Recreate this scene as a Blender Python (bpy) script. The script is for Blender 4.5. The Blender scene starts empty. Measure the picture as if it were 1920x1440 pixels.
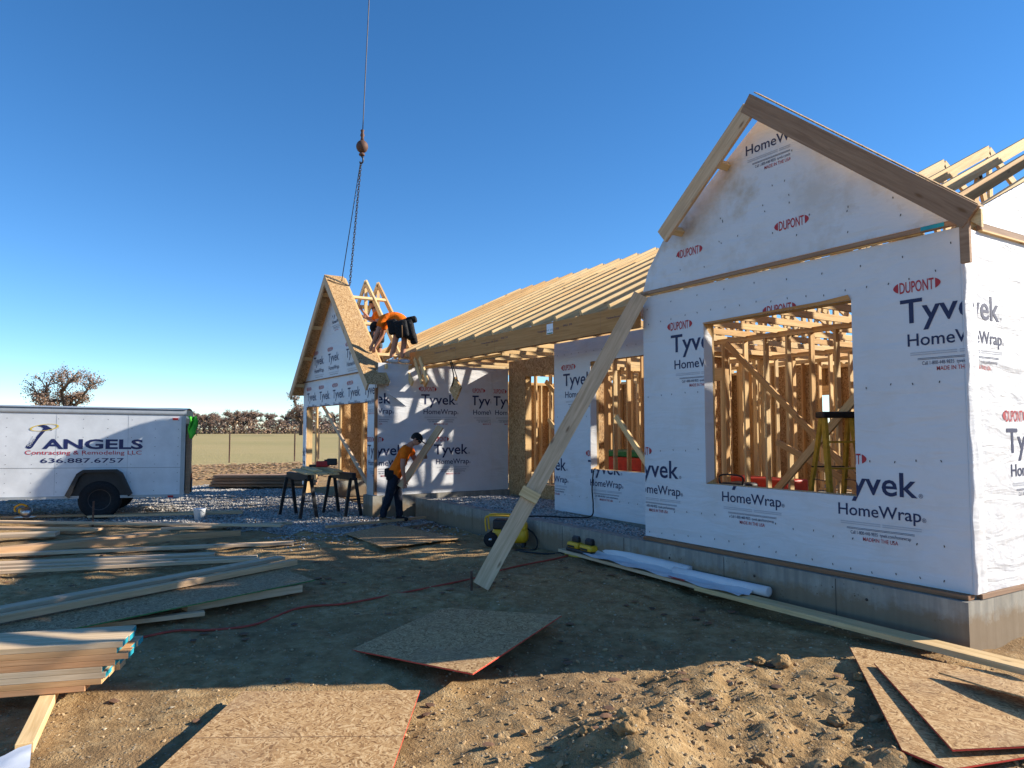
import bpy, bmesh, math, random
from mathutils import Vector, Matrix, noise as mn
rnd = random.Random(7)
R = math.radians
sc = bpy.context.scene
COL = sc.collection

# ------------------------------------------------------------------ camera
AZ = R(31.95)
cam = bpy.data.cameras.new('camera'); co = bpy.data.objects.new('camera', cam); COL.objects.link(co)
cam.sensor_width = 36; cam.lens = 36*1360/1920; cam.clip_end = 5000; cam.clip_start = .05
co.location = (0, 0, 1.70)
co.rotation_euler = (R(90)+math.atan(84/1360), 0, math.pi/2-AZ)
sc.camera = co
# ------------------------------------------------------------------ sky, sun, exposure
SUN_AZ, SUN_EL = R(63.5), R(25)          # light travels towards (-cos az, -sin az)
w = bpy.data.worlds.new('World'); sc.world = w; w.use_nodes = True
nt = w.node_tree; bg = nt.nodes['Background']
sky = nt.nodes.new('ShaderNodeTexSky'); sky.sky_type = 'NISHITA'; sky.sun_disc = False
sky.sun_elevation = SUN_EL
sky.sun_rotation = math.pi/2-SUN_AZ     # measured from +Y, clockwise
sky.air_density = .85; sky.dust_density = .0; sky.ozone_density = 3.0; sky.altitude = 1500
hs = nt.nodes.new('ShaderNodeHueSaturation'); hs.inputs['Saturation'].default_value = 1.22
nt.links.new(sky.outputs[0], hs.inputs['Color']); nt.links.new(hs.outputs[0], bg.inputs[0]); bg.inputs[1].default_value = .112
sl = bpy.data.lights.new('sun', 'SUN'); sl.energy = 5.0; sl.angle = R(.53); sl.color = (1, .92, .79)
so = bpy.data.objects.new('sun', sl); COL.objects.link(so)
sd = Vector((math.cos(SUN_AZ)*math.cos(SUN_EL), math.sin(SUN_AZ)*math.cos(SUN_EL), math.sin(SUN_EL)))
so.rotation_euler = sd.to_track_quat('Z', 'Y').to_euler()
sc.view_settings.view_transform = 'Standard'; sc.view_settings.look = 'None'
sc.view_settings.exposure = .95; sc.view_settings.gamma = 1
sc.render.engine = 'CYCLES'

# ------------------------------------------------------------------ materials
def mat(name, rough=.8, spec=.3):
    m = bpy.data.materials.new(name); m.use_nodes = True
    b = m.node_tree.nodes['Principled BSDF']
    b.inputs['Roughness'].default_value = rough; b.inputs['Specular IOR Level'].default_value = spec
    return m, m.node_tree, b
def nd(nt, t, **k):
    n = nt.nodes.new(t)
    for a, v in k.items():
        if a[0] == '_': n.inputs[a[1:].replace('_', ' ')].default_value = v
        else: setattr(n, a, v)
    return n
def ramp(nt, src, stops):
    r = nt.nodes.new('ShaderNodeValToRGB'); e = r.color_ramp.elements
    while len(e) < len(stops): e.new(.5)
    for i, (p, c) in enumerate(stops): e[i].position = p; e[i].color = (*c, 1) if len(c) == 3 else c
    nt.links.new(src, r.inputs[0]); return r.outputs[0]
def coords(nt, scale=(1, 1, 1), kind='Object', rot=(0, 0, 0)):
    t = nt.nodes.new('ShaderNodeTexCoord'); m = nt.nodes.new('ShaderNodeMapping')
    m.inputs['Scale'].default_value = scale; m.inputs['Rotation'].default_value = rot
    nt.links.new(t.outputs[kind], m.inputs[0]); return m.outputs[0]
def noise(nt, vec, scale, detail=4, rough=.55, dist=0):
    n = nd(nt, 'ShaderNodeTexNoise', _Scale=scale, _Detail=detail, _Roughness=rough, _Distortion=dist)
    nt.links.new(vec, n.inputs['Vector']); return n.outputs['Fac']
def mix(nt, a, b, f, mode='MIX'):
    m = nt.nodes.new('ShaderNodeMix'); m.data_type = 'RGBA'; m.blend_type = mode
    for s, i in ((f, 0), (a, 6), (b, 7)):
        if hasattr(s, 'links') or hasattr(s, 'is_linked'): nt.links.new(s, m.inputs[i])
        elif isinstance(s, (tuple, list)): m.inputs[i].default_value = (*s, 1)
        else: m.inputs[i].default_value = s
    return m.outputs[2]
def bump(nt, b, h, strength=.3, dist=.01):
    n = nd(nt, 'ShaderNodeBump', _Strength=strength, _Distance=dist)
    nt.links.new(h, n.inputs['Height']); nt.links.new(n.outputs[0], b.inputs['Normal'])
def mth(nt, op, a, b=0.):
    n = nt.nodes.new('ShaderNodeMath'); n.operation = op
    for i, s in enumerate((a, b)):
        if isinstance(s, (int, float)): n.inputs[i].default_value = s
        else: nt.links.new(s, n.inputs[i])
    return n.outputs[0]
def wood(name, lo, hi, knot=(.16, .075, .03), gs=1., bl=.25, tones=((.78, .66, .55), (1.0, .92, .82), (.92, .95, .98), (1.15, 1.1, 1.02))):
    m, nt, b = mat(name, .75, .2)
    info = nt.nodes.new('ShaderNodeObjectInfo')
    add = nt.nodes.new('ShaderNodeVectorMath'); add.operation = 'ADD'
    comb = nt.nodes.new('ShaderNodeCombineXYZ')
    k = mth(nt, 'MULTIPLY', info.outputs['Random'], 37.)
    for i in range(3): nt.links.new(k, comb.inputs[i])
    t = nt.nodes.new('ShaderNodeTexCoord')
    nt.links.new(t.outputs['Object'], add.inputs[0]); nt.links.new(comb.outputs[0], add.inputs[1])
    mp = nd(nt, 'ShaderNodeMapping'); mp.inputs['Scale'].default_value = (1.2*gs, 22*gs, 22*gs)
    nt.links.new(add.outputs[0], mp.inputs[0])
    g = noise(nt, mp.outputs[0], 1.6, 5, .6, .6)
    c = ramp(nt, g, [(.3, lo), (.68, hi)])
    tone = ramp(nt, info.outputs['Random'], list(zip((0, .3, .6, 1), tones)))
    c = mix(nt, c, tone, 1., 'MULTIPLY')
    mp2 = nd(nt, 'ShaderNodeMapping'); mp2.inputs['Scale'].default_value = (2.2, 7, 7)
    nt.links.new(add.outputs[0], mp2.inputs[0])
    v = nd(nt, 'ShaderNodeTexVoronoi', _Scale=1.); nt.links.new(mp2.outputs[0], v.inputs['Vector'])
    kf = ramp(nt, v.outputs['Distance'], [(.05, (1, 1, 1)), (.13, (0, 0, 0))])
    c = mix(nt, c, knot, mth(nt, 'MULTIPLY', kf, .75))
    st = noise(nt, add.outputs[0], 3., 3)
    c = mix(nt, c, (.30, .24, .17), mth(nt, 'MULTIPLY', ramp(nt, st, [(.55, (0, 0, 0)), (.75, (1, 1, 1))]), bl))
    nt.links.new(c, b.inputs['Base Color']); bump(nt, b, g, .25, .004)
    return m
def osb(name, tint=(1, 1, 1)):
    m, nt, b = mat(name, .7, .25)
    base = None
    t = nt.nodes.new('ShaderNodeTexCoord'); cols = []
    for i, (sc0, off, sc_) in enumerate(((10., 0., (13, 84, 20)), (13., 3.3, (15, 95, 20)), (16., 7.1, (17, 75, 20)))):
        o0 = nd(nt, 'ShaderNodeVectorMath', operation='ADD'); o0.inputs[1].default_value = (off, off*.7, 0); nt.links.new(t.outputs['Object'], o0.inputs[0])
        pv = nd(nt, 'ShaderNodeTexVoronoi', _Scale=sc0, _Randomness=1.); nt.links.new(o0.outputs[0], pv.inputs['Vector'])
        ps = nt.nodes.new('ShaderNodeSeparateColor'); nt.links.new(pv.outputs['Color'], ps.inputs[0])
        ang = mth(nt, 'MULTIPLY', mth(nt, 'SUBTRACT', ps.outputs[0], .38), 2.3)
        r = nd(nt, 'ShaderNodeVectorRotate', rotation_type='Z_AXIS'); nt.links.new(o0.outputs[0], r.inputs['Vector']); nt.links.new(ang, r.inputs['Angle'])
        s = nd(nt, 'ShaderNodeMapping'); s.inputs['Scale'].default_value = sc_
        nt.links.new(r.outputs[0], s.inputs[0])
        v = nd(nt, 'ShaderNodeTexVoronoi', _Scale=1., _Randomness=1.); nt.links.new(s.outputs[0], v.inputs['Vector'])
        sep = nt.nodes.new('ShaderNodeSeparateColor'); nt.links.new(v.outputs['Color'], sep.inputs[0])
        cols.append((sep.outputs[0], sep.outputs[1]))
    f = cols[0][0]
    n1 = noise(nt, t.outputs['Object'], 24., 2)
    n2 = noise(nt, t.outputs['Object'], 20., 2)
    f1 = mix(nt, cols[0][0], cols[1][0], ramp(nt, n1, [(.47, (0, 0, 0)), (.53, (1, 1, 1))]))
    f2 = mix(nt, f1, cols[2][0], ramp(nt, n2, [(.58, (0, 0, 0)), (.62, (1, 1, 1))]))
    T = lambda c: tuple(x*y for x, y in zip(c, tint))
    c = ramp(nt, f2, [(0, T((.19, .098, .036))), (.25, T((.36, .20, .082))), (.65, T((.50, .31, .14))), (1, T((.64, .44, .23)))])
    big = noise(nt, t.outputs['Object'], 1.7, 4)
    c = mix(nt, c, T((.30, .20, .12)), mth(nt, 'MULTIPLY', ramp(nt, big, [(.5, (0, 0, 0)), (.75, (1, 1, 1))]), .45))
    nt.links.new(c, b.inputs['Base Color']); bump(nt, b, f2, .3, .004)
    return m
def tyvek(name, wr=.35, rot=.6, dirt=.25, fs=2.4):
    m, nt, b = mat(name, .55, .35)
    t = coords(nt)
    st = coords(nt, (1.2, 1.2, 5), rot=(.0, rot, 0))
    w1 = noise(nt, st, fs, 3, .5, .6); w2 = noise(nt, t, 3., 3); w3 = noise(nt, t, 30., 2)
    h = mth(nt, 'ADD', mth(nt, 'MULTIPLY', w1, 1.), mth(nt, 'ADD', mth(nt, 'MULTIPLY', w2, .5), mth(nt, 'MULTIPLY', w3, .05)))
    bump(nt, b, h, wr, .05)
    d = noise(nt, t, 2.2, 6, .65)
    d2 = noise(nt, t, .8, 2)
    df = mth(nt, 'MULTIPLY', mth(nt, 'MULTIPLY', ramp(nt, d, [(.46, (0, 0, 0)), (.66, (1, 1, 1))]), ramp(nt, d2, [(.3, (0, 0, 0)), (.65, (1, 1, 1))])), dirt)
    c = mix(nt, (.62, .625, .645), (.42, .31, .19), df)
    nt.links.new(c, b.inputs['Base Color'])
    return m
def plain(name, c, rough=.6, spec=.4, metal=0, var=.25, sc_=8., bs=.15, bd=.004):
    m, nt, b = mat(name, rough, spec); b.inputs['Metallic'].default_value = metal
    n = noise(nt, coords(nt), sc_, 5, .6)
    cc = ramp(nt, n, [(.3, tuple(x*(1-var) for x in c)), (.7, tuple(min(1, x*(1+var*.6)) for x in c))])
    nt.links.new(cc, b.inputs['Base Color']); bump(nt, b, n, bs, bd)
    return m
M = {}
M['pine'] = wood('pine', (.56, .37, .17), (.78, .57, .31))
M['pine_grey'] = wood('pine_weathered', (.50, .335, .20), (.71, .52, .345))
M['pine_stack'] = wood('pine_stack', (.48, .34, .20), (.68, .53, .36), tones=((.85, .55, .42), (1.05, .85, .62), (.95, .98, 1.0), (1.2, 1.12, 1.0)))
M['fascia'] = wood('fascia', (.23, .135, .085), (.36, .23, .15))
M['lvl'] = wood('lvl', (.40, .18, .055), (.55, .275, .10), bl=.1, tones=((.9, .9, .9), (1, 1, 1), (1, 1, 1), (1.1, 1.1, 1.1)))
M['osb'] = osb('osb'); M['osb_dull'] = osb('osb_weathered', (.82, .84, .9))
M['tyvek'] = tyvek('house_wrap', .42, .5, .22, 1.2); M['tyvek_side'] = tyvek('house_wrap_creased', .75, .75, .1, 1.3)
M['tyvek_gable'] = tyvek('house_wrap_muddy', .4, .3, 1.0, 1.6)
M['ink'] = plain('wrap_ink_navy', (.022, .03, .085), .6, .3, 0, .1)
M['red_ink'] = plain('wrap_ink_red', (.42, .035, .045), .6, .3, 0, .1)
M['grey_ink'] = plain('wrap_ink_grey', (.42, .43, .47), .6, .3, 0, .1)
M['black'] = plain('black_plastic', (.018, .018, .02), .5, .4)
M['rubber'] = plain('rubber', (.02, .02, .022), .8, .2, 0, .3, 30)
M['steel'] = plain('steel', (.45, .46, .48), .35, .5, 1)
M['dark_steel'] = plain('dark_steel', (.07, .06, .055), .5, .5, .6)
M['rust'] = plain('rusty_iron', (.13, .065, .045), .7, .4, .2, .5, 20)
M['yellow'] = plain('tool_yellow', (.72, .40, .015), .45, .5, 0, .12)
M['ladder'] = plain('ladder_yellow', (.52, .30, .03), .55, .4, 0, .35, 12)
M['red'] = plain('red_plastic', (.50, .02, .02), .5, .4, 0, .15)
M['wrapred'] = plain('red_lumber_wrap', (.62, .045, .02), .5, .4, 0, .2)
M['green'] = plain('green_wrap', (.03, .20, .06), .6, .3)
M['hivis'] = plain('green_cloth', (.09, .48, .05), .8, .1, 0, .2)
M['orange'] = plain('orange_cloth', (.85, .17, .012), .85, .1, 0, .2, 9, .9, .04)
M['denim'] = plain('dark_denim', (.022, .026, .040), .9, .1, 0, .4, 12, .9, .04)
M['blackcloth'] = plain('black_cloth', (.014, .014, .016), .8, .25, 0, .4, 14, .9, .04)
M['greycloth'] = plain('grey_cloth', (.09, .09, .10), .9, .1)
M['skin'] = plain('skin', (.42, .20, .13), .6, .3, 0, .12)
M['hair'] = plain('dark_hair', (.02, .013, .01), .7, .3)
M['boot'] = plain('tan_boot', (.16, .09, .045), .8, .2)
M['shoe'] = plain('pale_shoe', (.45, .45, .45), .7, .3)
M['white'] = plain('white_paint', (.68, .70, .72), .35, .5, 0, .16, 2.2)
M['trim'] = plain('aluminium_trim', (.38, .40, .41), .5, .5, .3, .12, 5)
M['navy'] = plain('decal_navy', (.012, .02, .10), .4, .4, 0, .05)
M['dred'] = plain('decal_red', (.50, .03, .05), .4, .4, 0, .05)
M['gold'] = plain('decal_gold', (.70, .50, .06), .4, .4, 0, .05)
M['redpaint'] = plain('red_edge_paint', (.60, .06, .04), .6, .3)
M['teal'] = plain('teal_end_paint', (.02, .30, .38), .6, .3)
M['paper'] = plain('paper', (.80, .81, .83), .7, .3, 0, .05)
M['cord'] = plain('red_cord', (.40, .055, .03), .5, .4)
M['bark'] = plain('bark', (.11, .08, .06), .9, .1, 0, .4, 3)
def concrete():
    m, nt, b = mat('concrete', .85, .2); t = coords(nt)
    n = noise(nt, t, 3., 6, .65); s = noise(nt, coords(nt, (9, 9, .7)), 1.5, 4)
    c = ramp(nt, n, [(.3, (.22, .20, .165)), (.7, (.38, .355, .30))])
    c = mix(nt, c, (.20, .19, .17), mth(nt, 'MULTIPLY', ramp(nt, s, [(.42, (0, 0, 0)), (.66, (1, 1, 1))]), .85))
    v = nd(nt, 'ShaderNodeTexVoronoi', _Scale=17.); nt.links.new(t, v.inputs['Vector'])
    pit = ramp(nt, v.outputs['Distance'], [(.10, (1, 1, 1)), (.17, (0, 0, 0))])
    pk = mth(nt, 'MULTIPLY', pit, ramp(nt, noise(nt, t, 6., 2), [(.5, (0, 0, 0)), (.6, (1, 1, 1))]))
    c = mix(nt, c, (.07, .06, .05), pk)
    sx = nt.nodes.new('ShaderNodeSeparateXYZ'); nt.links.new(t, sx.inputs[0])
    hgt = mth(nt, 'ADD', sx.outputs[2], mth(nt, 'MULTIPLY', noise(nt, t, 5., 5, .7), -.35))
    c = mix(nt, c, (.20, .135, .075), mth(nt, 'MULTIPLY', ramp(nt, hgt, [(.0, (1, 1, 1)), (.09, (0, 0, 0))]), .75))   # soil splashed up the base
    nt.links.new(c, b.inputs['Base Color']); bump(nt, b, n, .3, .01)
    return m
M['concrete'] = concrete()
def dirt():
    m, nt, b = mat('dirt', .95, .1); t = coords(nt)
    n1 = noise(nt, t, .55, 5, .6); n2 = noise(nt, t, 7., 8, .7); n3 = noise(nt, t, 60., 4, .6)
    c = ramp(nt, n2, [(.28, (.185, .108, .045)), (.5, (.375, .240, .110)), (.72, (.56, .405, .215))])
    c = mix(nt, c, (.20, .125, .07), mth(nt, 'MULTIPLY', ramp(nt, n1, [(.4, (0, 0, 0)), (.65, (1, 1, 1))]), .55))
    v = nd(nt, 'ShaderNodeTexVoronoi', _Scale=34.); nt.links.new(t, v.inputs['Vector'])
    sepc = nt.nodes.new('ShaderNodeSeparateColor'); nt.links.new(v.outputs['Color'], sepc.inputs[0])
    peb = mth(nt, 'MULTIPLY', ramp(nt, v.outputs['Distance'], [(.2, (1, 1, 1)), (.34, (0, 0, 0))]), ramp(nt, sepc.outputs[0], [(.72, (0, 0, 0)), (.76, (1, 1, 1))]))
    c = mix(nt, c, (.42, .37, .29), mth(nt, 'MULTIPLY', peb, .6))
    c = mix(nt, c, (.30, .20, .10), mth(nt, 'MULTIPLY', ramp(nt, n3, [(.6, (0, 0, 0)), (.75, (1, 1, 1))]), .5))
    nt.links.new(c, b.inputs['Base Color'])
    bump(nt, b, mth(nt, 'ADD', mth(nt, 'MULTIPLY', n2, 1.), mth(nt, 'ADD', mth(nt, 'MULTIPLY', n3, .5), mth(nt, 'MULTIPLY', peb, .3))), .9, .03)
    return m
M['dirt'] = dirt()
def field():
    m, nt, b = mat('dry_field', .95, .05); t = coords(nt)
    n = noise(nt, t, .03, 5, .6); n2 = noise(nt, coords(nt, (1, .25, 1)), .35, 6, .7); n3 = noise(nt, t, 6., 4)
    c = ramp(nt, n, [(.35, (.30, .26, .115)), (.65, (.42, .32, .16))])
    c = mix(nt, c, (.30, .27, .10), mth(nt, 'MULTIPLY', ramp(nt, n2, [(.4, (0, 0, 0)), (.7, (1, 1, 1))]), .6))
    c = mix(nt, c, (.46, .36, .19), mth(nt, 'MULTIPLY', n3, .5))
    nt.links.new(c, b.inputs['Base Color']); bump(nt, b, n3, .6, .1); return m
M['field'] = field()
def attr_mat(name, rough=.9):
    m, nt, b = mat(name, rough, .2)
    a = nd(nt, 'ShaderNodeAttribute', attribute_name='tone')
    n = noise(nt, coords(nt), 25., 3)
    c = mix(nt, a.outputs['Color'], (.1, .1, .1), mth(nt, 'MULTIPLY', n, .35))
    nt.links.new(c, b.inputs['Base Color']); return m
def gravel_m():
    m, nt, b = mat('crushed_stone', .9, .15); t = coords(nt)
    v = nd(nt, 'ShaderNodeTexVoronoi', _Scale=26.); nt.links.new(t, v.inputs['Vector'])
    sp = nt.nodes.new('ShaderNodeSeparateColor'); nt.links.new(v.outputs['Color'], sp.inputs[0])
    c = ramp(nt, sp.outputs[0], [(0, (.24, .22, .20)), (.6, (.44, .41, .375)), (1, (.62, .58, .54))])
    nt.links.new(c, b.inputs['Base Color']); bump(nt, b, v.outputs['Distance'], -.9, .03); return m
M['gravel'] = gravel_m()
M['stone'] = attr_mat('stone'); M['leaf'] = attr_mat('leaf', .8)

# ------------------------------------------------------------------ helpers
def tag(o, label=None, cat=None, group=None, kind=None):
    for k, v in (('label', label), ('category', cat), ('group', group), ('kind', kind)):
        if v: o[k] = v
    return o
def link(name, me, m=None, parent=None):
    o = bpy.data.objects.new(name, me); COL.objects.link(o)
    if m is not None:
        for x in (m if isinstance(m, (list, tuple)) else [m]): me.materials.append(M[x])
    if parent:
        o.parent = parent
        if not LOCAL[0]: o.matrix_basis = wm(parent).inverted()
    return o
LOCAL = [False]          # True while a thing is built in its own local coordinates
def wm(o):
    m = o.matrix_basis.copy()
    while o.parent: o = o.parent; m = o.matrix_basis @ m
    return m
def setw(o, mw):
    o.matrix_basis = (wm(o.parent).inverted() @ mw) if (o.parent and not LOCAL[0]) else mw
    return o
def empty(name, loc=(0, 0, 0), parent=None, rz=0):
    o = bpy.data.objects.new(name, None); COL.objects.link(o); o.location = loc; o.rotation_euler.z = rz
    o.empty_display_size = .1
    if parent:
        o.parent = parent
        if not LOCAL[0]: o.matrix_basis = wm(parent).inverted() @ o.matrix_basis
    return o
def mesh(name, v, f, m, parent=None, smooth=False, mats=None):
    me = bpy.data.meshes.new(name); me.from_pydata([tuple(p) for p in v], [], f); me.update()
    o = link(name, me, m, parent)
    if smooth: me.polygons.foreach_set('use_smooth', [True]*len(me.polygons))
    if mats: me.polygons.foreach_set('material_index', mats)
    return o
BF = [(0, 3, 2, 1), (4, 5, 6, 7), (0, 1, 5, 4), (1, 2, 6, 5), (2, 3, 7, 6), (3, 0, 4, 7)]
def boxv(a, b):
    (x0, y0, z0), (x1, y1, z1) = a, b
    return [(x0, y0, z0), (x1, y0, z0), (x1, y1, z0), (x0, y1, z0), (x0, y0, z1), (x1, y0, z1), (x1, y1, z1), (x0, y1, z1)]
def boxes(name, lst, m, parent=None):
    v, f = [], []
    for a, b in lst:
        k = len(v); v += boxv(a, b); f += [tuple(i+k for i in q) for q in BF]
    return mesh(name, v, f, m, parent)
def bevel(o, wd=.004, seg=2):
    md = o.modifiers.new('bevel', 'BEVEL'); md.width = wd; md.segments = seg; md.limit_method = 'ANGLE'; return o
def board(name, p0, p1, wd, th, m='pine', parent=None, up=(0, 0, 1), jit=0.):
    """box along p0->p1, local X = length, Y = width wd, Z = thickness th (towards up)"""
    p0, p1 = Vector(p0), Vector(p1); d = p1-p0; L = d.length; d.normalize()
    u = Vector(up); y = u.cross(d)
    if y.length < 1e-4: y = Vector((0, 1, 0)).cross(d)
    y.normalize(); z = d.cross(y)
    e = .0012
    o = mesh(name, boxv((-L/2, -wd/2, -th/2), (L/2, wd/2, th/2)), BF, m)
    mw = Matrix((( d.x, y.x, z.x, 0), (d.y, y.y, z.y, 0), (d.z, y.z, z.z, 0), (0, 0, 0, 1)))
    mw.translation = (p0+p1)/2
    if parent: o.parent = parent
    return setw(o, mw)
def lathe(name, prof, m, parent=None, n=20, mw=None, smooth=True):
    v, f = [], []
    for r, z in prof:
        for i in range(n): a = 2*math.pi*i/n; v.append((r*math.cos(a), r*math.sin(a), z))
    for k in range(len(prof)-1):
        for i in range(n): j = (i+1) % n; f.append((k*n+i, k*n+j, k*n+n+j, k*n+n+i))
    f.append(tuple(range(n-1, -1, -1))); f.append(tuple(range((len(prof)-1)*n, len(prof)*n)))
    o = mesh(name, v, f, m, parent, smooth)
    if mw is not None: setw(o, mw)
    return o
def tube(name, pts, r, m, parent=None, n=8, cyc=False):
    """swept tube through points (Catmull-Rom resampled)"""
    P = [Vector(p) for p in pts]; Q = []
    if len(P) > 2:
        for i in range(len(P)-1):
            a, b, c, d = P[max(i-1, 0)], P[i], P[i+1], P[min(i+2, len(P)-1)]
            for k in range(6):
                t = k/6; Q.append(.5*((2*b)+(c-a)*t+(2*a-5*b+4*c-d)*t*t+(3*b-a-3*c+d)*t**3))
        Q.append(P[-1])
    else: Q = P
    v, f = [], []
    for i, q in enumerate(Q):
        d = (Q[min(i+1, len(Q)-1)]-Q[max(i-1, 0)]).normalized()
        x = d.cross(Vector((0, 0, 1)) if abs(d.z) < .9 else Vector((1, 0, 0))).normalized(); y = d.cross(x)
        for k in range(n): a = 2*math.pi*k/n; v.append(q+x*r*math.cos(a)+y*r*math.sin(a))
    for i in range(len(Q)-1):
        for k in range(n): j = (k+1) % n; f.append((i*n+k, i*n+n+k, i*n+n+j, i*n+j))
    f.append(tuple(range(n))); f.append(tuple(range(len(v)-1, len(v)-n-1, -1)))
    return mesh(name, v, f, m, parent, True)
def prism(name, poly, off, m, parent=None):
    """polygon (3-D points) extruded by vector off"""
    n = len(poly); off = Vector(off); v = [Vector(p) for p in poly]; v += [p+off for p in v]
    f = [tuple(range(n)), tuple(range(2*n-1, n-1, -1))]+[(i, i+n, (i+1) % n+n, (i+1) % n) for i in range(n)]
    o = mesh(name, v, f, m, parent)
    bm = bmesh.new(); bm.from_mesh(o.data); bmesh.ops.recalc_face_normals(bm, faces=bm.faces); bm.to_mesh(o.data); bm.free()
    return o
def slab(name, x0, x1, z0, z1, holes, place, th, m, parent):
    """rectangle in (s,z) with rectangular holes, extruded by th; place(s,z,d)->xyz"""
    xs = sorted({x0, x1, *[h[0] for h in holes], *[h[1] for h in holes]}); zs = sorted({z0, z1, *[h[2] for h in holes], *[h[3] for h in holes]})
    bm = bmesh.new(); vd = {}
    def V(x, z, d):
        if (x, z, d) not in vd: vd[x, z, d] = bm.verts.new(place(x, z, d))
        return vd[x, z, d]
    cell = {}
    for i in range(len(xs)-1):
        for j in range(len(zs)-1):
            cx, cz = (xs[i]+xs[i+1])/2, (zs[j]+zs[j+1])/2
            cell[i, j] = not any(h[0] < cx < h[1] and h[2] < cz < h[3] for h in holes)
    for (i, j), on in cell.items():
        if not on: continue
        a, b, c, d = (xs[i], zs[j]), (xs[i+1], zs[j]), (xs[i+1], zs[j+1]), (xs[i], zs[j+1])
        for dd in (0, th): bm.faces.new([V(*q, dd) for q in (a, b, c, d)])
        for (p, q), nb in (((a, b), (i, j-1)), ((b, c), (i+1, j)), ((c, d), (i, j+1)), ((d, a), (i-1, j))):
            if not cell.get(nb): bm.faces.new([V(*p, 0), V(*q, 0), V(*q, th), V(*p, th)])
    bmesh.ops.recalc_face_normals(bm, faces=bm.faces)
    me = bpy.data.meshes.new(name); bm.to_mesh(me); bm.free()
    return link(name, me, m, parent)

# lettering: Blender's built-in font turned into flat meshes, cached per string
_txt = {}
def text_geo(s, bold=0.):
    if (s, bold) in _txt: return _txt[s, bold]
    cu = bpy.data.curves.new('t', 'FONT'); cu.body = s; cu.size = 1; cu.offset = bold; cu.resolution_u = 3
    o = bpy.data.objects.new('t', cu); COL.objects.link(o)
    dg = bpy.context.evaluated_depsgraph_get()
    me = bpy.data.meshes.new_from_object(o.evaluated_get(dg))
    v = [(p.co.x, p.co.y) for p in me.vertices]; f = [tuple(p.vertices) for p in me.polygons]
    bpy.data.objects.remove(o); bpy.data.curves.remove(cu); bpy.data.meshes.remove(me)
    x0 = min(p[0] for p in v); x1 = max(p[0] for p in v); cap = .729*1.0
    v = [((x-x0)/(x1-x0), y) for x, y in v]
    _txt[s, bold] = (v, f); return v, f
def text_flat(s, x, z, wd, h, bold=0.):
    """lower-left corner of baseline (x,z), total width wd, cap height h"""
    v, f = text_geo(s, bold); return [(x+a*wd, z+b*h/.70) for a, b in v], f
def merge(parts):
    V, F = [], []
    for v, f in parts: k = len(V); V += v; F += [tuple(i+k for i in q) for q in f]
    return V, F
def lens(cx, cz, w_, h, sgn, n=8):
    v = [(cx, cz-h/2), (cx, cz+h/2)]
    pts = [(cx+sgn*w_*math.sin(math.pi*i/n)**.8, cz+h/2-h*i/n) for i in range(n+1)]
    return pts, [tuple(range(n+1))]
def rect(x0, x1, z0, z1): return [(x0, z0), (x1, z0), (x1, z1), (x0, z1)], [(0, 1, 2, 3)]
def printed(name, geo, place, clip, m, parent, d):
    """flat lettering in wall coordinates, clipped to rectangle clip=(x0,x1,z0,z1)"""
    v, f = geo
    x0, x1, z0, z1 = clip
    if max(p[0] for p in v) < x0 or min(p[0] for p in v) > x1 or max(p[1] for p in v) < z0 or min(p[1] for p in v) > z1: return
    bm = bmesh.new(); bv = [bm.verts.new((x, z, 0)) for x, z in v]
    for q in f:
        try: bm.faces.new([bv[i] for i in q])
        except ValueError: pass
    for co_, no in (((x0, 0, 0), (-1, 0, 0)), ((x1, 0, 0), (1, 0, 0)), ((0, z0, 0), (0, -1, 0)), ((0, z1, 0), (0, 1, 0))):
        bmesh.ops.bisect_plane(bm, geom=bm.verts[:]+bm.edges[:]+bm.faces[:], plane_co=co_, plane_no=no, clear_outer=True)
    if not bm.faces: bm.free(); return
    for q in bm.verts: q.co = place(q.co.x, q.co.y, d)
    me = bpy.data.meshes.new(name); bm.to_mesh(me); bm.free()
    return link(name, me, m, parent)
def logo(hx, hz, place, clips, parent, d=-.003, part='all', s=1.):
    """one house-wrap print; (hx,hz) = baseline left of the second line"""
    X = lambda a: hx+a*s; Zz = lambda a: hz+a*s
    dup = merge([text_flat('DUPONT', X(-.055), Zz(.462), .29*s, .095*s, .012), lens(X(-.066), Zz(.51), .045*s, .085*s, -1), lens(X(.246), Zz(.51), .045*s, .085*s, 1)])
    ty = text_flat('Tyvek', X(-.055), Zz(.20), .79*s, .205*s, .012)
    hw = text_flat('HomeWrap', X(0), Zz(0), .76*s, .105*s, .008)
    rg = merge([text_flat('®', X(.765), Zz(-.0), .035*s, .035*s), text_flat('®', X(.745), Zz(.2), .035*s, .035*s)])
    lines = merge([rect(X(.02), X(.40), Zz(-.055), Zz(-.064)), rect(X(.02), X(.40), Zz(-.072), Zz(-.081)), rect(X(.42), X(.76), Zz(-.055), Zz(-.064)), rect(X(.42), X(.76), Zz(-.072), Zz(-.081))])
    dark = merge([rect(X(.08), X(.70), Zz(-.108), Zz(-.112)), rect(X(.08), X(.70), Zz(-.118), Zz(-.122)), text_flat('Call 1-800-448-9835  tyvek.com/homewrap', X(.117), Zz(-.166), .55*s, .03*s)])
    made = text_flat('MADE IN THE USA', X(.235), Zz(-.218), .32*s, .034*s, .006)
    for c in clips:
        if part in ('all', 'dup'): printed('brand_print', dup, place, c, 'red_ink', parent, d)
        if part == 'all':
            for g, m in ((ty, 'ink'), (hw, 'ink'), (rg, 'ink'), (lines, 'grey_ink'), (dark, 'ink'), (made, 'red_ink')):
                printed('brand_print', g, place, c, m, parent, d)
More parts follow.
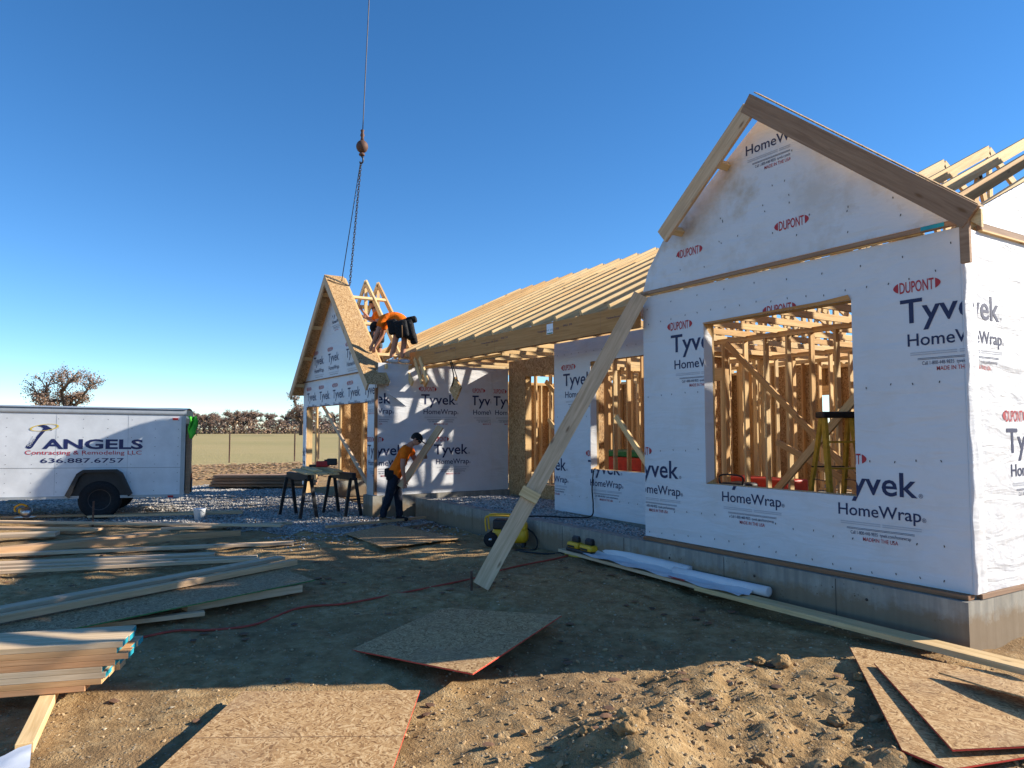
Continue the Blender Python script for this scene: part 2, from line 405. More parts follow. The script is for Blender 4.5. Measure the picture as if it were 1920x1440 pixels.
def staples(place, spots, parent, d=-.004, r=.006):
    v, f = [], []
    for x, z in spots:
        k = len(v); a = rnd.uniform(-.4, .4)
        for dx, dz in ((-r*.7, -r*1.5), (r*.7, -r*1.5), (r*.7, r*1.5), (-r*.7, r*1.5)):
            v.append(place(x+dx+a*dz, z+dz, d))
        f.append((k, k+1, k+2, k+3))
    o = mesh('cap_staples', v, f, 'black', parent); o['kind'] = 'stuff'; return o
def skin(name, chains, m, parent, sub=2):
    """chains: list of [(pos, radius), ...]; a first point equal to an existing one joins it"""
    bm = bmesh.new(); lay = bm.verts.layers.skin.verify(); seen = {}
    first = True
    for ch in chains:
        prev = None
        for p, r in ch:
            k = tuple(round(c, 4) for c in p)
            if k not in seen:
                vv = bm.verts.new(p); vv[lay].radius = (r, r) if not isinstance(r, tuple) else r
                if first: vv[lay].use_root = True; first = False
                seen[k] = vv
            vv = seen[k]
            if prev is not None and prev is not vv and not bm.edges.get((prev, vv)): bm.edges.new((prev, vv))
            prev = vv
    me = bpy.data.meshes.new(name); bm.to_mesh(me); bm.free()
    o = link(name, me, m, parent)
    sk = o.modifiers.new('skin', 'SKIN'); sk.use_smooth_shade = True; sk.branch_smoothing = .3
    ss = o.modifiers.new('sub', 'SUBSURF'); ss.levels = sub; ss.render_levels = sub
    return o
def ball(name, c, r, m, parent=None, n=14, cut=None, rot=None):
    """ellipsoid with radii r; cut=(z0,z1) keeps a band of it in unit coordinates"""
    z0, z1 = cut or (-1, 1); prof = []
    for i in range(n//2+1):
        t = math.asin(z0)+(math.asin(z1)-math.asin(z0))*i/(n//2); prof.append((max(math.cos(t), .002), math.sin(t)))
    o = lathe(name, prof, m, parent, n)
    mw = Matrix.Translation(c)
    if rot is not None: mw = mw @ rot
    setw(o, mw @ Matrix.Diagonal((*r, 1)))
    return o

# ================================================================== SETTING
def ground_z(x, y):
    # gentle lumps; raised clods toward the near right, flat under the stacks
    q = Vector((x, y, 0))
    z = .05*mn.noise(q*.45)+.032*mn.noise(q*1.7)+.015*mn.noise(q*5.)+.006*mn.noise(q*13.)
    for off in (0., 1.55):      # old wheel ruts
        d = (x+11)*-.30+(y-2.2-off)*.954+.15*math.sin(x*.5); z -= .028*math.exp(-(d/.13)**2)*(.75+.25*math.sin(x*34))-.012*math.exp(-((abs(d)-.24)/.09)**2)
    near = max(0, 1-math.hypot(x+2.9, y-3.3)/2.3)
    z += near*(.12*max(0, mn.noise(q*2.3+Vector((3, 1, 0))))+.10*max(0, mn.noise(q*5.5))+.045*mn.noise(q*11.))
    z += .15*math.exp(-((x+2.95)**2+(y-2.6)**2)/.11)*(1+.5*mn.noise(q*6.))+.07*math.exp(-((x+3.3)**2+(y-2.95)**2)/.12)
    if y > 5.2: z -= .02*min(1, (y-5.2))
    z -= .10*min(1, max(0, (8.0-math.hypot(x, y))/2.6))*min(1, max(0, (-3.1-x)/1.2))   # the site falls away from the house
    return z-.03
def build_ground():
    # one sheet: fine cells near the camera, coarse ones far out
    def axis(lo, hi, far0, far1, step):
        a = [lo+i*step for i in range(int((hi-lo)/step)+1)]
        g, s_ = [], step
        x = a[-1]
        while x < far1: s_ *= 1.22; x += s_; g.append(x)
        h, s_ = [], step; x = a[0]
        while x > far0: s_ *= 1.22; x -= s_; h.append(x)
        return h[::-1]+a+g
    xs = axis(-12.5, -.6, -38, 22, .045); ys = axis(-1.2, 6.1, -30, 34, .045)
    v, f = [], []
    for x in xs:
        for y in ys: v.append((x, y, ground_z(x, y) if x > -20 else ground_z(x, y)*max(0, 1-(-20-x)/12)))
    n = len(ys)
    for i in range(len(xs)-1):
        for j in range(n-1):
            cx, cy = (xs[i]+xs[i+1])/2, (ys[j]+ys[j+1])/2
            lim = 31+5*mn.noise(Vector((cx*.12, cy*.12, 4)))
            if math.hypot(cx+4, cy-3) < lim+0*cx: f.append((i*n+j, i*n+n+j, i*n+n+j+1, i*n+j+1))
    o = mesh('ground', v, f, 'dirt', None, True); tag(o, 'bare brown dirt of the building site, lumpy in the foreground', 'ground', kind='structure')
    n = 64; rr = [21, 40, 80, 160, 400, 1200, 4000]; v, f = [], []
    for r in rr:
        for i in range(n): a = 2*math.pi*i/n; v.append((-4+r*math.cos(a), 3+r*math.sin(a), -.09))
    for k in range(len(rr)-1):
        for i in range(n): j = (i+1) % n; f.append((k*n+i, k*n+n+i, k*n+n+j, k*n+j))
    o = mesh('field', v, f, 'field'); tag(o, 'dry yellow-green field beyond the site', 'field', kind='structure')
build_ground()

def scatter_mesh(name, items, m, label, cat):
    """items: (pos, size, tone, flat) little irregular stones joined in one mesh"""
    v, f, cols = [], [], []
    g_ = 1.618; base = [Vector(q).normalized()*1.1 for q in ((-1, g_, 0), (1, g_, 0), (-1, -g_, 0), (1, -g_, 0), (0, -1, g_), (0, 1, g_), (0, -1, -g_), (0, 1, -g_), (g_, 0, -1), (g_, 0, 1), (-g_, 0, -1), (-g_, 0, 1))]
    IF = [(0, 11, 5), (0, 5, 1), (0, 1, 7), (0, 7, 10), (0, 10, 11), (1, 5, 9), (5, 11, 4), (11, 10, 2), (10, 7, 6), (7, 1, 8), (3, 9, 4), (3, 4, 2), (3, 2, 6), (3, 6, 8), (3, 8, 9), (4, 9, 5), (2, 4, 11), (6, 2, 10), (8, 6, 7), (9, 8, 1)]
    for p, s_, c, fl in items:
        k = len(v); a = rnd.uniform(0, 6.28); ca, sa = math.cos(a), math.sin(a); tx, ty = rnd.uniform(-.5, .5), rnd.uniform(-.5, .5)
        ex = rnd.uniform(.7, 1.35)
        for bx, by, bz in base:
            bx, by, bz = bx*ex+rnd.uniform(-.24, .24), by+rnd.uniform(-.24, .24), (bz+rnd.uniform(-.24, .24))*fl
            bz += bx*tx*fl+by*ty*fl
            v.append((p[0]+s_*(bx*ca-by*sa), p[1]+s_*(bx*sa+by*ca), p[2]+s_*bz)); cols.append((*c, 1))
        f += [tuple(i+k for i in q) for q in IF]
    o = mesh(name, v, f, m)
    at = o.data.color_attributes.new('tone', 'FLOAT_COLOR', 'POINT')
    at.data.foreach_set('color', [c for q in cols for c in q])
    tag(o, label, cat, kind='stuff'); return o
def gravel():
    it = []
    def tone():
        g = rnd.uniform(.22, .62); return (g*1.0, g*.94, g*.86)
    # drive in front of the far wing, round the trailer
    def inside(x, y):
        e = .5*mn.noise(Vector((x*.8, y*.8, 2)))
        B = ((-3, -19.), (-1, -17.2), (2.4, -13.8), (3.1, -12.3), (4.6, -11.9), (5.9, -12.3), (7, -12.5))
        for (y0, b0), (y1, b1) in zip(B, B[1:]):
            if y0 <= y <= y1 and x > b0+(b1-b0)*(y-y0)/(y1-y0)+e: return False
        return -2.5+e < y < 6.0 and x > -24
    v, f = [], []; st = .16
    for i in range(84):
        for j in range(56):
            x, y = -24.2+st*i, -2.9+st*j
            if inside(x, y):
                k = len(v); v += [(a, b, ground_z(a, b)*(1 if a > -20 else max(0, 1-(-20-a)/12))+.006) for a, b in ((x, y), (x+st, y), (x+st, y+st), (x, y+st))]; f.append((k, k+1, k+2, k+3))
    o = mesh('gravel_bed', v, f, 'gravel'); tag(o, 'grey crushed stone of the drive', 'gravel', kind='structure')
    n = 0
    while n < 40000:
        t = rnd.random()**1.25; x = -11.2-13.*t; y = rnd.uniform(-2.6, 6.0)
        if not inside(x, y): continue
        s_ = rnd.uniform(.009, .019)*(1+.55*t)
        it.append(((x, y, ground_z(x, y)+.012+rnd.uniform(-.01, .012)), s_, tone(), .7)); n += 1
    for _ in range(500):     # strays towards the camera
        x = -12.+abs(rnd.gauss(0, .7)); y = rnd.uniform(2.8, 6.0); it.append(((x, y, ground_z(x, y)+.004), rnd.uniform(.008, .02), tone(), .7))
    scatter_mesh('gravel_drive', it, 'stone', 'loose grey gravel spread around the sawhorses and trailer', 'gravel')
    it = []
    for _ in range(17000):
        x = rnd.uniform(-13.35, -6.75); y = rnd.uniform(6.22, 8.25)
        if x > -10.2 and y > 7.2: continue
        it.append(((x, y, porch_z(x, y)+rnd.uniform(-.006, .01)), rnd.uniform(.010, .022), tone(), .7))
    scatter_mesh('porch_gravel', it, 'stone', 'grey gravel fill heaped inside the porch foundation', 'gravel')
def porch_z(x, y): return .27+.10*math.exp(-((x+11.4)**2/2.2+(y-7.2)**2/.5))+.05*mn.noise(Vector((x, y, 0)))
gravel()
def gravel_bed():
    v, f = [], []; nx, ny = 60, 20
    for i in range(nx+1):
        for j in range(ny+1):
            x = -13.4+6.65*i/nx; y = 6.21+2.08*j/ny; v.append((x, y, porch_z(x, y)-.008))
    for i in range(nx):
        for j in range(ny): k = i*(ny+1)+j; f.append((k, k+ny+1, k+ny+2, k+1))
    o = mesh('porch_ground', v, f, 'gravel', None, True); tag(o, 'gravel bed of the porch floor', 'ground', kind='structure')
gravel_bed()
def big_clod(x, y, s_):
    bm = bmesh.new(); bmesh.ops.create_icosphere(bm, subdivisions=4, radius=1); off = Vector((x*7, y*5, 0))
    for v in bm.verts:
        d = v.co.normalized(); k = 1+.35*mn.noise(d*1.3+off)+.22*mn.noise(d*3.5+off)+.14*mn.noise(d*8+off)
        v.co = Vector((d.x*k*1.15, d.y*k, d.z*k*.78))*s_
    me = bpy.data.meshes.new('dirt_clod'); bm.to_mesh(me); bm.free()
    o = link('dirt_clod', me, 'dirt'); o.location = (x, y, ground_z(x, y)+s_*.25); o.rotation_euler.z = x*9
    me.polygons.foreach_set('use_smooth', [True]*len(me.polygons))
    CL.append((s_, o))
CL = []
def clods():
    it = []
    for _ in range(1900):
        x, y = rnd.gauss(-2.9, 1.0), rnd.gauss(3.4, .95)
        if y > 5.9: continue
        s_ = rnd.choice((.005, .006, .008, .010, .016))*rnd.uniform(.6, 1.2)
        if rnd.random() < .03: s_ *= 2.0
        g = rnd.uniform(.75, 1.25); it.append(((x, y, ground_z(x, y)+s_*.25), s_, (.42*g, .28*g, .14*g), .75))
    for _ in range(5000):
        x, y = rnd.uniform(-11, -1), rnd.uniform(-1, 6)
        s_ = rnd.uniform(.004, .011); g = rnd.uniform(.6, 1.5)
        it.append(((x, y, ground_z(x, y)+s_*.3), s_, (.40*g, .28*g, .15*g), .7))
    for x, y, s_ in ((-3.62, 4.62, .075), (-3.72, 4.50, .04), (-3.05, 4.75, .05), (-3.0, 4.85, .035), (-2.62, 3.2, .07), (-3.12, 2.72, .075), (-2.95, 2.55, .065), (-3.2, 2.5, .055), (-2.5, 2.9, .05), (-2.3, 3.5, .06), (-2.75, 4.0, .045)):
        big_clod(x, y, s_)
    scatter_mesh('dirt_clods', it, 'stone', 'loose clods and pebbles strewn over the dirt', 'dirt clods')
    it = []
    for _ in range(420):
        a = rnd.random()
        if a < .5: x, y = rnd.uniform(-13.4, -11.5), rnd.uniform(4.8, 6.0)
        elif a < .8: x, y = rnd.uniform(-14, -7), rnd.uniform(-.6, 5.5)
        else: x, y = rnd.uniform(-7, -3), rnd.uniform(-.3, 5.8)
        g = rnd.uniform(.5, 1.3); it.append(((x, y, ground_z(x, y)+.015), rnd.uniform(.02, .042), (.20*g, .10*g, .05*g), .12))
    for _ in range(9000):
        x = -rnd.uniform(26, 37); y = rnd.uniform(-6, 24); g = rnd.uniform(.5, 1.4)
        it.append(((x, y, rnd.uniform(-.05, .03)), rnd.uniform(.05, .11), (.36*g, .22*g, .11*g), .2))
    for _ in range(260):
        x, y = rnd.uniform(-11, -2), rnd.uniform(-.5, 5.8); g = rnd.uniform(.8, 1.2); it.append(((x, y, ground_z(x, y)+.006), rnd.uniform(.006, .014), (.62*g, .50*g, .33*g), .3))
    scatter_mesh('fallen_leaves', it, 'leaf', 'scattered brown fallen leaves along the field edge and site', 'leaves')
clods()
CL.sort(key=lambda q: -q[0])
for (s_, o), lab in zip(CL, ('biggest crusty dirt clod in the lit foreground', 'second biggest dirt clod, beside the biggest', 'round dirt clod on the edge of the house shadow', 'dirt clod right of the biggest, towards the osb pile', 'dirt clod in front of the biggest one', 'dirt clod nearest the osb pile', 'dirt clod at the shadow edge near the osb pile', 'low dirt clod below the osb pile', 'small dirt clod between the shadow edge and the osb pile', 'small dirt clod beside the round one on the shadow edge', 'smallest dirt clod at the shadow edge')): tag(o, lab, 'dirt clod')

# ------------------------------------------------------------------ trees
def tree_mesh(seed, h, spread, leaf, nleaf, tone, leafsize=.16, low=.3):
    r = random.Random(seed); V, F = [], []; tips = []
    def limb(p, d, L, rad, depth):
        q = p+d*L; k = len(V); n = 5
        for c, rr in ((p, rad), (q, rad*.6)):
            x = d.cross(Vector((.3, .9, .1))).normalized(); y = d.cross(x)
            for i in range(n): a = 6.283*i/n; V.append(c+x*rr*math.cos(a)+y*rr*math.sin(a))
        for i in range(n): j = (i+1) % n; F.append((k+i, k+j, k+n+j, k+n+i))
        if depth >= (2 if low > .2 else 1): tips.append((q, L)); tips.append((p.lerp(q, .5), L))
        if depth == 4: return
        for _ in range(3 if depth else 6):
            nd_ = (d*rnd_(r, .55, 1.0)+Vector((r.gauss(0, .55), r.gauss(0, .55), r.gauss(.1, .28)))*spread).normalized()
            limb(p+d*L*r.uniform(.55, 1), nd_, L*r.uniform(.5, .78), rad*.55, depth+1)
    def rnd_(r, a, b): return r.uniform(a, b)
    limb(Vector((0, 0, 0)), Vector((0, 0, 1)), h*low, h*.022, 0)
    zs = max(v.z for v in V); k = h/zs
    trunk = ([v*k for v in V], F)
    v, f, c = [], [], []
    for _ in range(nleaf):
        q, L = r.choice(tips); p = q*k+Vector((r.gauss(0, 1), r.gauss(0, 1), r.gauss(0, .8)))*h*.035
        a = Vector((r.gauss(0, 1), r.gauss(0, 1), r.gauss(0, 1))).normalized(); b = a.cross(Vector((r.gauss(0, 1), r.gauss(0, 1), r.gauss(0, 1)))).normalized()
        s_ = leafsize*r.uniform(.5, 1.3)*h/10; n = len(v); v += [p-a*s_, p+b*s_*.6, p+a*s_, p-b*s_*.6]; f.append((n, n+1, n+2, n+3))
        g = r.uniform(.55, 1.35); cc = tone[r.randrange(len(tone))]; c += [(cc[0]*g, cc[1]*g, cc[2]*g, 1)]*4
    ms = []
    me = bpy.data.meshes.new('trunk'); me.from_pydata(trunk[0], [], trunk[1]); me.materials.append(M['bark']); ms.append(me)
    me = bpy.data.meshes.new('crown'); me.from_pydata(v, [], f); me.materials.append(M['leaf'])
    at = me.color_attributes.new('tone', 'FLOAT_COLOR', 'POINT'); at.data.foreach_set('color', [x for q in c for x in q]); ms.append(me)
    return ms
RUS = [(.34, .19, .125), (.40, .23, .14), (.30, .22, .18), (.42, .25, .13)]
def put_tree(ms, loc, s_, rz, name, label, group=None):
    o = empty(name, loc, None, rz); o.scale = (s_, s_, s_)
    for me, n in zip(ms, ('trunk', 'crown')):
        c = bpy.data.objects.new(n, me); COL.objects.link(c); c.parent = o
    tag(o, label, 'tree', group); return o
def trees():
    lone = tree_mesh(3, 13, 1.45, 1, 9000, RUS+[(.26, .21, .18), (.22, .18, .16)], .11, .2)
    put_tree(lone, (-174, 1.3, -.1), 1.12, 2.1, 'oak_tree', 'lone round-crowned oak with sparse russet leaves rising above the white trailer')
    kinds = [tree_mesh(11+i, 9, 1.2, 1, 4500, RUS+[(.34, .28, .25), (.3, .25, .23)], .17, .13) for i in range(4)]  # paler grey-mauve tones put the haze of distance into the leaf colour
    r = random.Random(5)
    y = -60.
    while y < 150:
        x = -292+r.uniform(-10, 10)+.27*y
        put_tree(kinds[r.randrange(4)], (x, y, -.1), r.uniform(.45, 1.0), r.uniform(0, 6.28), 'far_tree', 'russet tree standing in the far tree line beyond the field', 'trees of the far tree line')
        y += r.uniform(2.6, 4.2)
    y = -60.
    while y < 150:
        put_tree(kinds[r.randrange(4)], (-305+.27*y, y, -.1), r.uniform(.6, .95), r.uniform(0, 6.28), 'far_tree', 'russet tree standing in the far tree line beyond the field', 'trees of the far tree line')
        y += r.uniform(4, 6)
    v, f, c = [], [], []
    for _ in range(34000):
        y = r.uniform(-70, 160); x = -290+.27*y+r.gauss(0, 4); top = 2.6+1.6*mn.noise(Vector((y*.13, 0, 3)))+1.2*mn.noise(Vector((y*.5, 0, 7)))
        p = Vector((x, y, r.random()**1.2*max(.7, top)*1.5)); a = Vector((r.gauss(0, 1), r.gauss(0, 1), r.gauss(0, 1))).normalized(); b = a.cross(Vector((r.gauss(0, 1), r.gauss(0, 1), .3))).normalized(); s_ = r.uniform(.15, .42)
        n = len(v); v += [p-a*s_, p+b*s_*.6, p+a*s_, p-b*s_*.6]; f.append((n, n+1, n+2, n+3)); g = r.uniform(.5, 1.3); q = RUS[r.randrange(4)]; c += [(q[0]*g*.9, q[1]*g, q[2]*g*1.1, 1)]*4
    o = mesh('far_brush', v, f, 'leaf'); at = o.data.color_attributes.new('tone', 'FLOAT_COLOR', 'POINT'); at.data.foreach_set('color', [x for q in c for x in q]); tag(o, 'brown brush filling the foot of the far tree line', 'brush', kind='stuff')
    put_tree(kinds[1], (-205, 58, -.1), 1.35, 1., 'dark_tree', 'taller dark tree at the near end of the tree line beside the far gable')
    ced = [tree_mesh(40+i, 9, .7, 1, 5000, [(.03, .04, .018), (.04, .045, .02), (.05, .04, .02)], .3) for i in range(2)]
    for i in range(13):
        put_tree(ced[i % 2], (-34+i*4.4+r.uniform(-1, 1), 44+r.uniform(-3, 5), -.1), r.uniform(.7, .95), r.uniform(0, 6), 'cedar_tree', 'dark evergreen glimpsed through the framing behind the house', 'evergreens behind the house')
trees()
for x, y in ((-40.6, 7.7), (-40.5, 11.1), (-42.3, 13.0), (-41.5, 15.2)):
    o = boxes('fence_post', [((x-.03, y-.03, -.15), (x+.03, y+.03, 1.45)), ((x-.045, y-.008, .2), (x+.045, y+.008, 1.4))], 'rust')
    tag(o, 'thin rusty steel fence post at the edge of the dry field', 'fence post', 'field fence posts')

# ================================================================== HOUSE
house = empty('house', (-8, 8, 0)); tag(house, 'house under construction, white printed wrap on the walls and bare roof trusses', 'house')
FX = lambda y: (lambda s, z, d: (s, y+d, z))                    # wall facing -y ; d<0 = outward
SX = lambda x: (lambda s, z, d: (x-d, s, z))                    # wall facing +x ; d<0 = outward
WALLS = []
def wrapwall(name, place, s0, s1, z0, z1, holes, m='tyvek', label=None):
    o = slab(name, s0, s1, z0, z1, holes, place, .012, m, house)
    if label: o['label'] = label
    slab('sheathing', s0+.002, s1-.002, z0+.004, z1-.004, [(h[0]-.004, h[1]+.004, h[2]-.004, h[3]+.004) for h in holes], lambda s, z, d: place(s, z, d+.0125), .011, 'osb', house)
    return o
def around(s0, s1, z0, z1, holes):
    """clip rectangles of a wall round its holes"""
    if not holes: return [(s0, s1, z0, z1)]
    a, b, c, d = holes[0]
    return [(s0, a, z0, z1), (b, s1, z0, z1), (a, b, z0, c), (a, b, d, z1)]
def framing(place, s0, s1, z0, z1, holes, deep=.14, sp=.406, name='stud', d0=.026, m='pine'):
    """studs, plates, jacks, sills, headers behind a wall face; each its own board"""
    def bd(n, a, b, wd=deep, th=.038):
        p, q = Vector(place(a[0], a[1], d0+deep/2)), Vector(place(b[0], b[1], d0+deep/2))
        nn = Vector(place(0, 0, 1))-Vector(place(0, 0, 0)); dd = (q-p).normalized()
        board(n, p, q, wd, th, m, house, up=nn.cross(dd))
    bd('bottom_plate', (s0, z0+.019), (s1, z0+.019)); bd('top_plate', (s0, z1-.019), (s1, z1-.019)); bd('top_plate', (s0, z1-.058), (s1, z1-.058))
    s = s0+.019
    while s < s1:
        seg = [(z0+.039, z1-.078)]
        for h in holes:
            if h[0]-.04 < s < h[1]+.04: seg = [(z0+.039, h[2]-.04), (h[3]+.22, z1-.078)]
        for a, b in seg:
            if b-a > .1: bd(name, (s, a), (s, b))
        s += sp
    bd(name, (s1-.019, z0+.039), (s1-.019, z1-.078))
    for h in holes:
        for e, sg in ((h[0], -1), (h[1], 1)):
            bd('jack_stud', (e+sg*.021, z0+.039), (e+sg*.021, h[3])); bd('king_stud', (e+sg*.060, z0+.039), (e+sg*.060, z1-.078))
        bd('sill_plate', (h[0], h[2]-.02), (h[1], h[2]-.02))
        bd('header', (h[0]-.04, h[3]+.11), (h[1]+.04, h[3]+.11), deep, .215)
NW = FX(6.13)
# --- near wing, front wall
H1 = (-5.75, -3.95, 1.09, 2.88)
fw_ = wrapwall('front_wall_wrap', NW, -6.73, -2.98, .40, 3.33, [H1], label='white printed house wrap around the large window opening')
framing(NW, -6.72, -3.0, .40, 3.33, [H1])
CL1 = around(-6.73, -2.98, .40, 3.33, [H1])
for k in range(-1, 3): logo(-6.21+1.385*k, 2.40, NW, CL1, fw_)
for k in range(-1, 4): logo(-6.905+1.385*k, .92, NW, CL1, fw_)
for k in range(4): logo(-6.20+1.385*k, 1.655, NW, [c for c in CL1], fw_, part='none')
sp_ = []
for z in (.47, .74, 1.44, 2.10, 3.0, 3.2):
    s = -6.65
    while s < -3.0: sp_.append((s+rnd.uniform(-.02, .02), z+rnd.uniform(-.012, .012)+.03*math.sin(s*2))); s += .203 if z != 3.2 else .4
sp_ = [q for q in sp_ if not (H1[0]-.03 < q[0] < H1[1]+.03 and H1[2]-.03 < q[1] < H1[3]+.03)]
staples(NW, sp_, fw_)
# wrap folded into the window opening
prism('wrap_fold', [(H1[0]-.002, 6.128, H1[2]), (H1[0]+.004, 6.26, H1[2]+.05), (H1[0]+.004, 6.255, H1[3]-.15), (H1[0]-.002, 6.128, H1[3])], (.004, 0, 0), 'tyvek', fw_)
prism('wrap_fold', [(H1[0], 6.118, H1[3]+.002), (H1[1], 6.118, H1[3]+.002), (H1[1]-.02, 6.112, H1[3]+.05), (H1[1]-.3, 6.114, H1[3]+.03), (H1[0], 6.116, H1[3]+.012)], (0, .003, 0), 'lvl', fw_)
# --- near wing side wall (main gable end), sunlit
NS = SX(-2.98)
sw = wrapwall('side_wall_wrap', NS, 6.13, 15.5, .40, 3.33, [], 'tyvek_side', 'sunlit creased white house wrap on the gable end wall')
for k in range(5): logo(6.02+1.385*k-.05, 2.40, NS, [(6.14, 15.4, .4, 3.33)], sw); logo(6.80+1.385*k, 1.30, NS, [(6.14, 15.4, .4, 3.33)], sw)
framing(NS, 6.29, 15.4, .40, 3.33, [])
# loose corner fold of the wrap
v, f = [], []; path = [(-2.990, 6.1285), (-2.982, 6.126), (-2.974, 6.122), (-2.966, 6.15), (-2.966, 6.19), (-2.967, 6.23), (-2.969, 6.28), (-2.977, 6.33)]
for i in range(40):
    z = .402+2.926*i/39
    for j, (x, y) in enumerate(path):
        k = 0 if j in (0, 7) else 1
        v.append((x+k*(j > 2)*(.008*math.sin(i*.55+j*2.3)+.005*math.sin(i*1.4+j*4)), y+k*(.010*math.sin(i*.33+j*1.1) if j > 2 else .002*math.sin(i*.8)), z))
for i in range(39):
    for j in range(7): k = i*8+j; f.append((k, k+1, k+9, k+8))
mesh('corner_fold', v, f, 'tyvek', house, True)
# --- front gable of the near wing
gx0, gx1, gz0 = -6.73, -2.98, 3.40; cx = -4.855; GS = .92
gy = 6.12
apex = gz0+1.52
prism('gable_wrap', [(gx0, gy, gz0), (gx1, gy, gz0), (gx1-.06, gy, gz0+.1), (cx+.02, gy, apex+.05), (cx-.02, gy, apex+.05), (gx0+.36, gy, gz0+.56), (gx0+.10, gy, gz0+.25)], (0, .012, 0), 'tyvek_gable', house)
prism('gable_sheathing', [(gx0+.01, gy+.013, gz0), (gx1-.01, gy+.013, gz0), (gx1-.07, gy+.013, gz0+.09), (cx, gy+.013, apex+.02), (gx0+.13, gy+.013, gz0+.26)], (0, .011, 0), 'osb', house)
gw = [o for o in house.children if o.name.startswith('gable_wrap')][0]; gw['label'] = 'mud-smudged white house wrap on the near gable'
GP = FX(gy)
for x in (-6.131, -4.755): logo(x+.105, 3.235, GP, [(-6.6, -3.1, 3.42, 5)], gw, part='dup')
logo(-5.10, 4.60, GP, [(-5.12, -4.55, 4.36, 4.712)], gw)
staples(GP, [(rnd.uniform(-6.2, -3.4), rnd.uniform(3.5, 3.9)) for _ in range(14)]+[(rnd.uniform(-5.5, -4.3), rnd.uniform(3.9, 4.5)) for _ in range(10)], gw)
board('band_board', (gx0, 6.105, 3.365), (gx1, 6.105, 3.365), .05, .038, 'fascia', house)
board('band_board', (gx0, 6.115, 3.341), (gx1-.3, 6.115, 3.341), .03, .012, 'pine', house)
mesh('tape', boxv((-3.27, 6.076, 3.352), (-3.08, 6.079, 3.386)), BF, 'teal', house)
# rakes: fascia boards standing proud of the gable on lookouts
ry = 5.90; rb = .19
for sg in (-1, 1):
    end = cx+sg*(1.37 if sg < 0 else 2.12)
    top = Vector((cx, ry, 5.13)); e = Vector((end, ry, 5.13-abs(end-cx)*.815)); dn = Vector((0, 0, -1))
    dirv = (e-top).normalized(); nrm = Vector((dirv.z*sg, 0, -dirv.x*sg)).normalized()
    if nrm.z > 0: nrm = -nrm
    m = 'pine_grey' if sg < 0 else 'fascia'
    yo = Vector((0, .019-(.003 if sg > 0 else 0), 0))
    board('rake_board', top+nrm*rb/2+yo-dirv*(.0 if sg > 0 else -.11), e+nrm*rb/2+yo, rb, .038, m, house, up=(0, -1, 0))
    if sg > 0:
        mesh('rake_tail', boxv((end-.145, ry+.004, e.z-.42), (end-.075, ry+.036, e.z-.06)), BF, 'fascia', house)
        mesh('roof_sheathing', [], [], 'osb', house) if False else None
        a, b = top+Vector((.02, .04, .012)), e+Vector((-.02, .04, .012))
        prism('roof_sheathing', [a, b, b+Vector((0, .09, 0)), a+Vector((0, .09, 0))], (0, 0, .014), 'osb', house)
        prism('sub_fascia', [top+Vector((0, .039, -.02)), e+Vector((0, .039, -.02)), e+Vector((0, .039, -.16)), top+Vector((0, .039, -.16))], (0, .03, 0), 'pine', house)
    for t in ((.42, .93) if sg < 0 else (.3, .6)):
        c = top.lerp(e, t)+nrm*.12
        board('lookout', c+Vector((0, .038, 0)), c+Vector((0, .30, 0)), .075, .075, 'pine', house, up=nrm)
# gable-wing rafters behind the wrap (dormer frame running back onto the main roof)
for y in (6.7, 7.3, 7.9):
    for sg in (-1,):
        a = Vector((cx, y, 4.85)); b = Vector((cx+sg*1.6, y, 4.85-1.6*.86))
        board('rafter', a, b, .038, .14, 'pine', house)
# --- mid (porch) wall with second window
MW = FX(7.22); H2 = (-9.2, -7.35, 1.06, 2.78)
mw_ = wrapwall('porch_wall_wrap', MW, -10.2, -6.76, .32, 3.16, [H2], label='shaded white printed house wrap under the porch beam')
framing(MW, -10.19, -6.78, .33, 3.16, [H2])
CL2 = around(-10.2, -6.76, .32, 3.16, [H2])
for k in range(3): logo(-9.88+1.385*k, 2.22, MW, CL2, mw_)
for k in range(3): logo(-10.60+1.385*k, .80, MW, CL2, mw_)
staples(MW, [(s, z) for z in (.6, 1.9, 2.95) for s in [-10.1+.2*i for i in range(17)] if not (H2[0] < s < H2[1] and H2[2] < z < H2[3])], mw_)
prism('wrap_fold', [(H2[0]-.002, 7.218, H2[2]), (H2[0]+.005, 7.34, H2[2]+.05), (H2[0]+.005, 7.33, H2[3]-.4), (H2[0]-.002, 7.218, H2[3]-.2)], (.004, 0, 0), 'tyvek', mw_)
# return wall of the near wing, left side
slab('return_wall_wrap', 6.13, 7.2, .40, 3.2, [], lambda s, z, d: (-6.742+d, s, z), .012, 'tyvek', house)
slab('return_sheathing', 6.15, 7.2, .40, 3.2, [], lambda s, z, d: (-6.729+d, s, z), .011, 'osb', house)
for y in (6.35, 6.75, 7.1): board('stud', (-6.645, y, .44), (-6.645, y, 3.2), .14, .038, 'pine', house, up=(0, 1, 0))
# porch return at the entry
slab('return_sheathing', 7.24, 8.3, .32, 3.1, [], lambda s, z, d: (-10.2+d, s, z), .012, 'osb', house)
# --- entry wall, bare OSB with door opening
EW = FX(8.3); H3 = (-12.78, -10.75, .58, 2.80)
ew = slab('entry_wall_sheathing', -13.44, -10.2, .30, 3.16, [H3], EW, .012, 'osb', house); ew['label'] = 'bare brown sheathing around the entry opening'
framing(EW, -13.4, -10.25, .34, 3.16, [H3], .14, d0=.013)
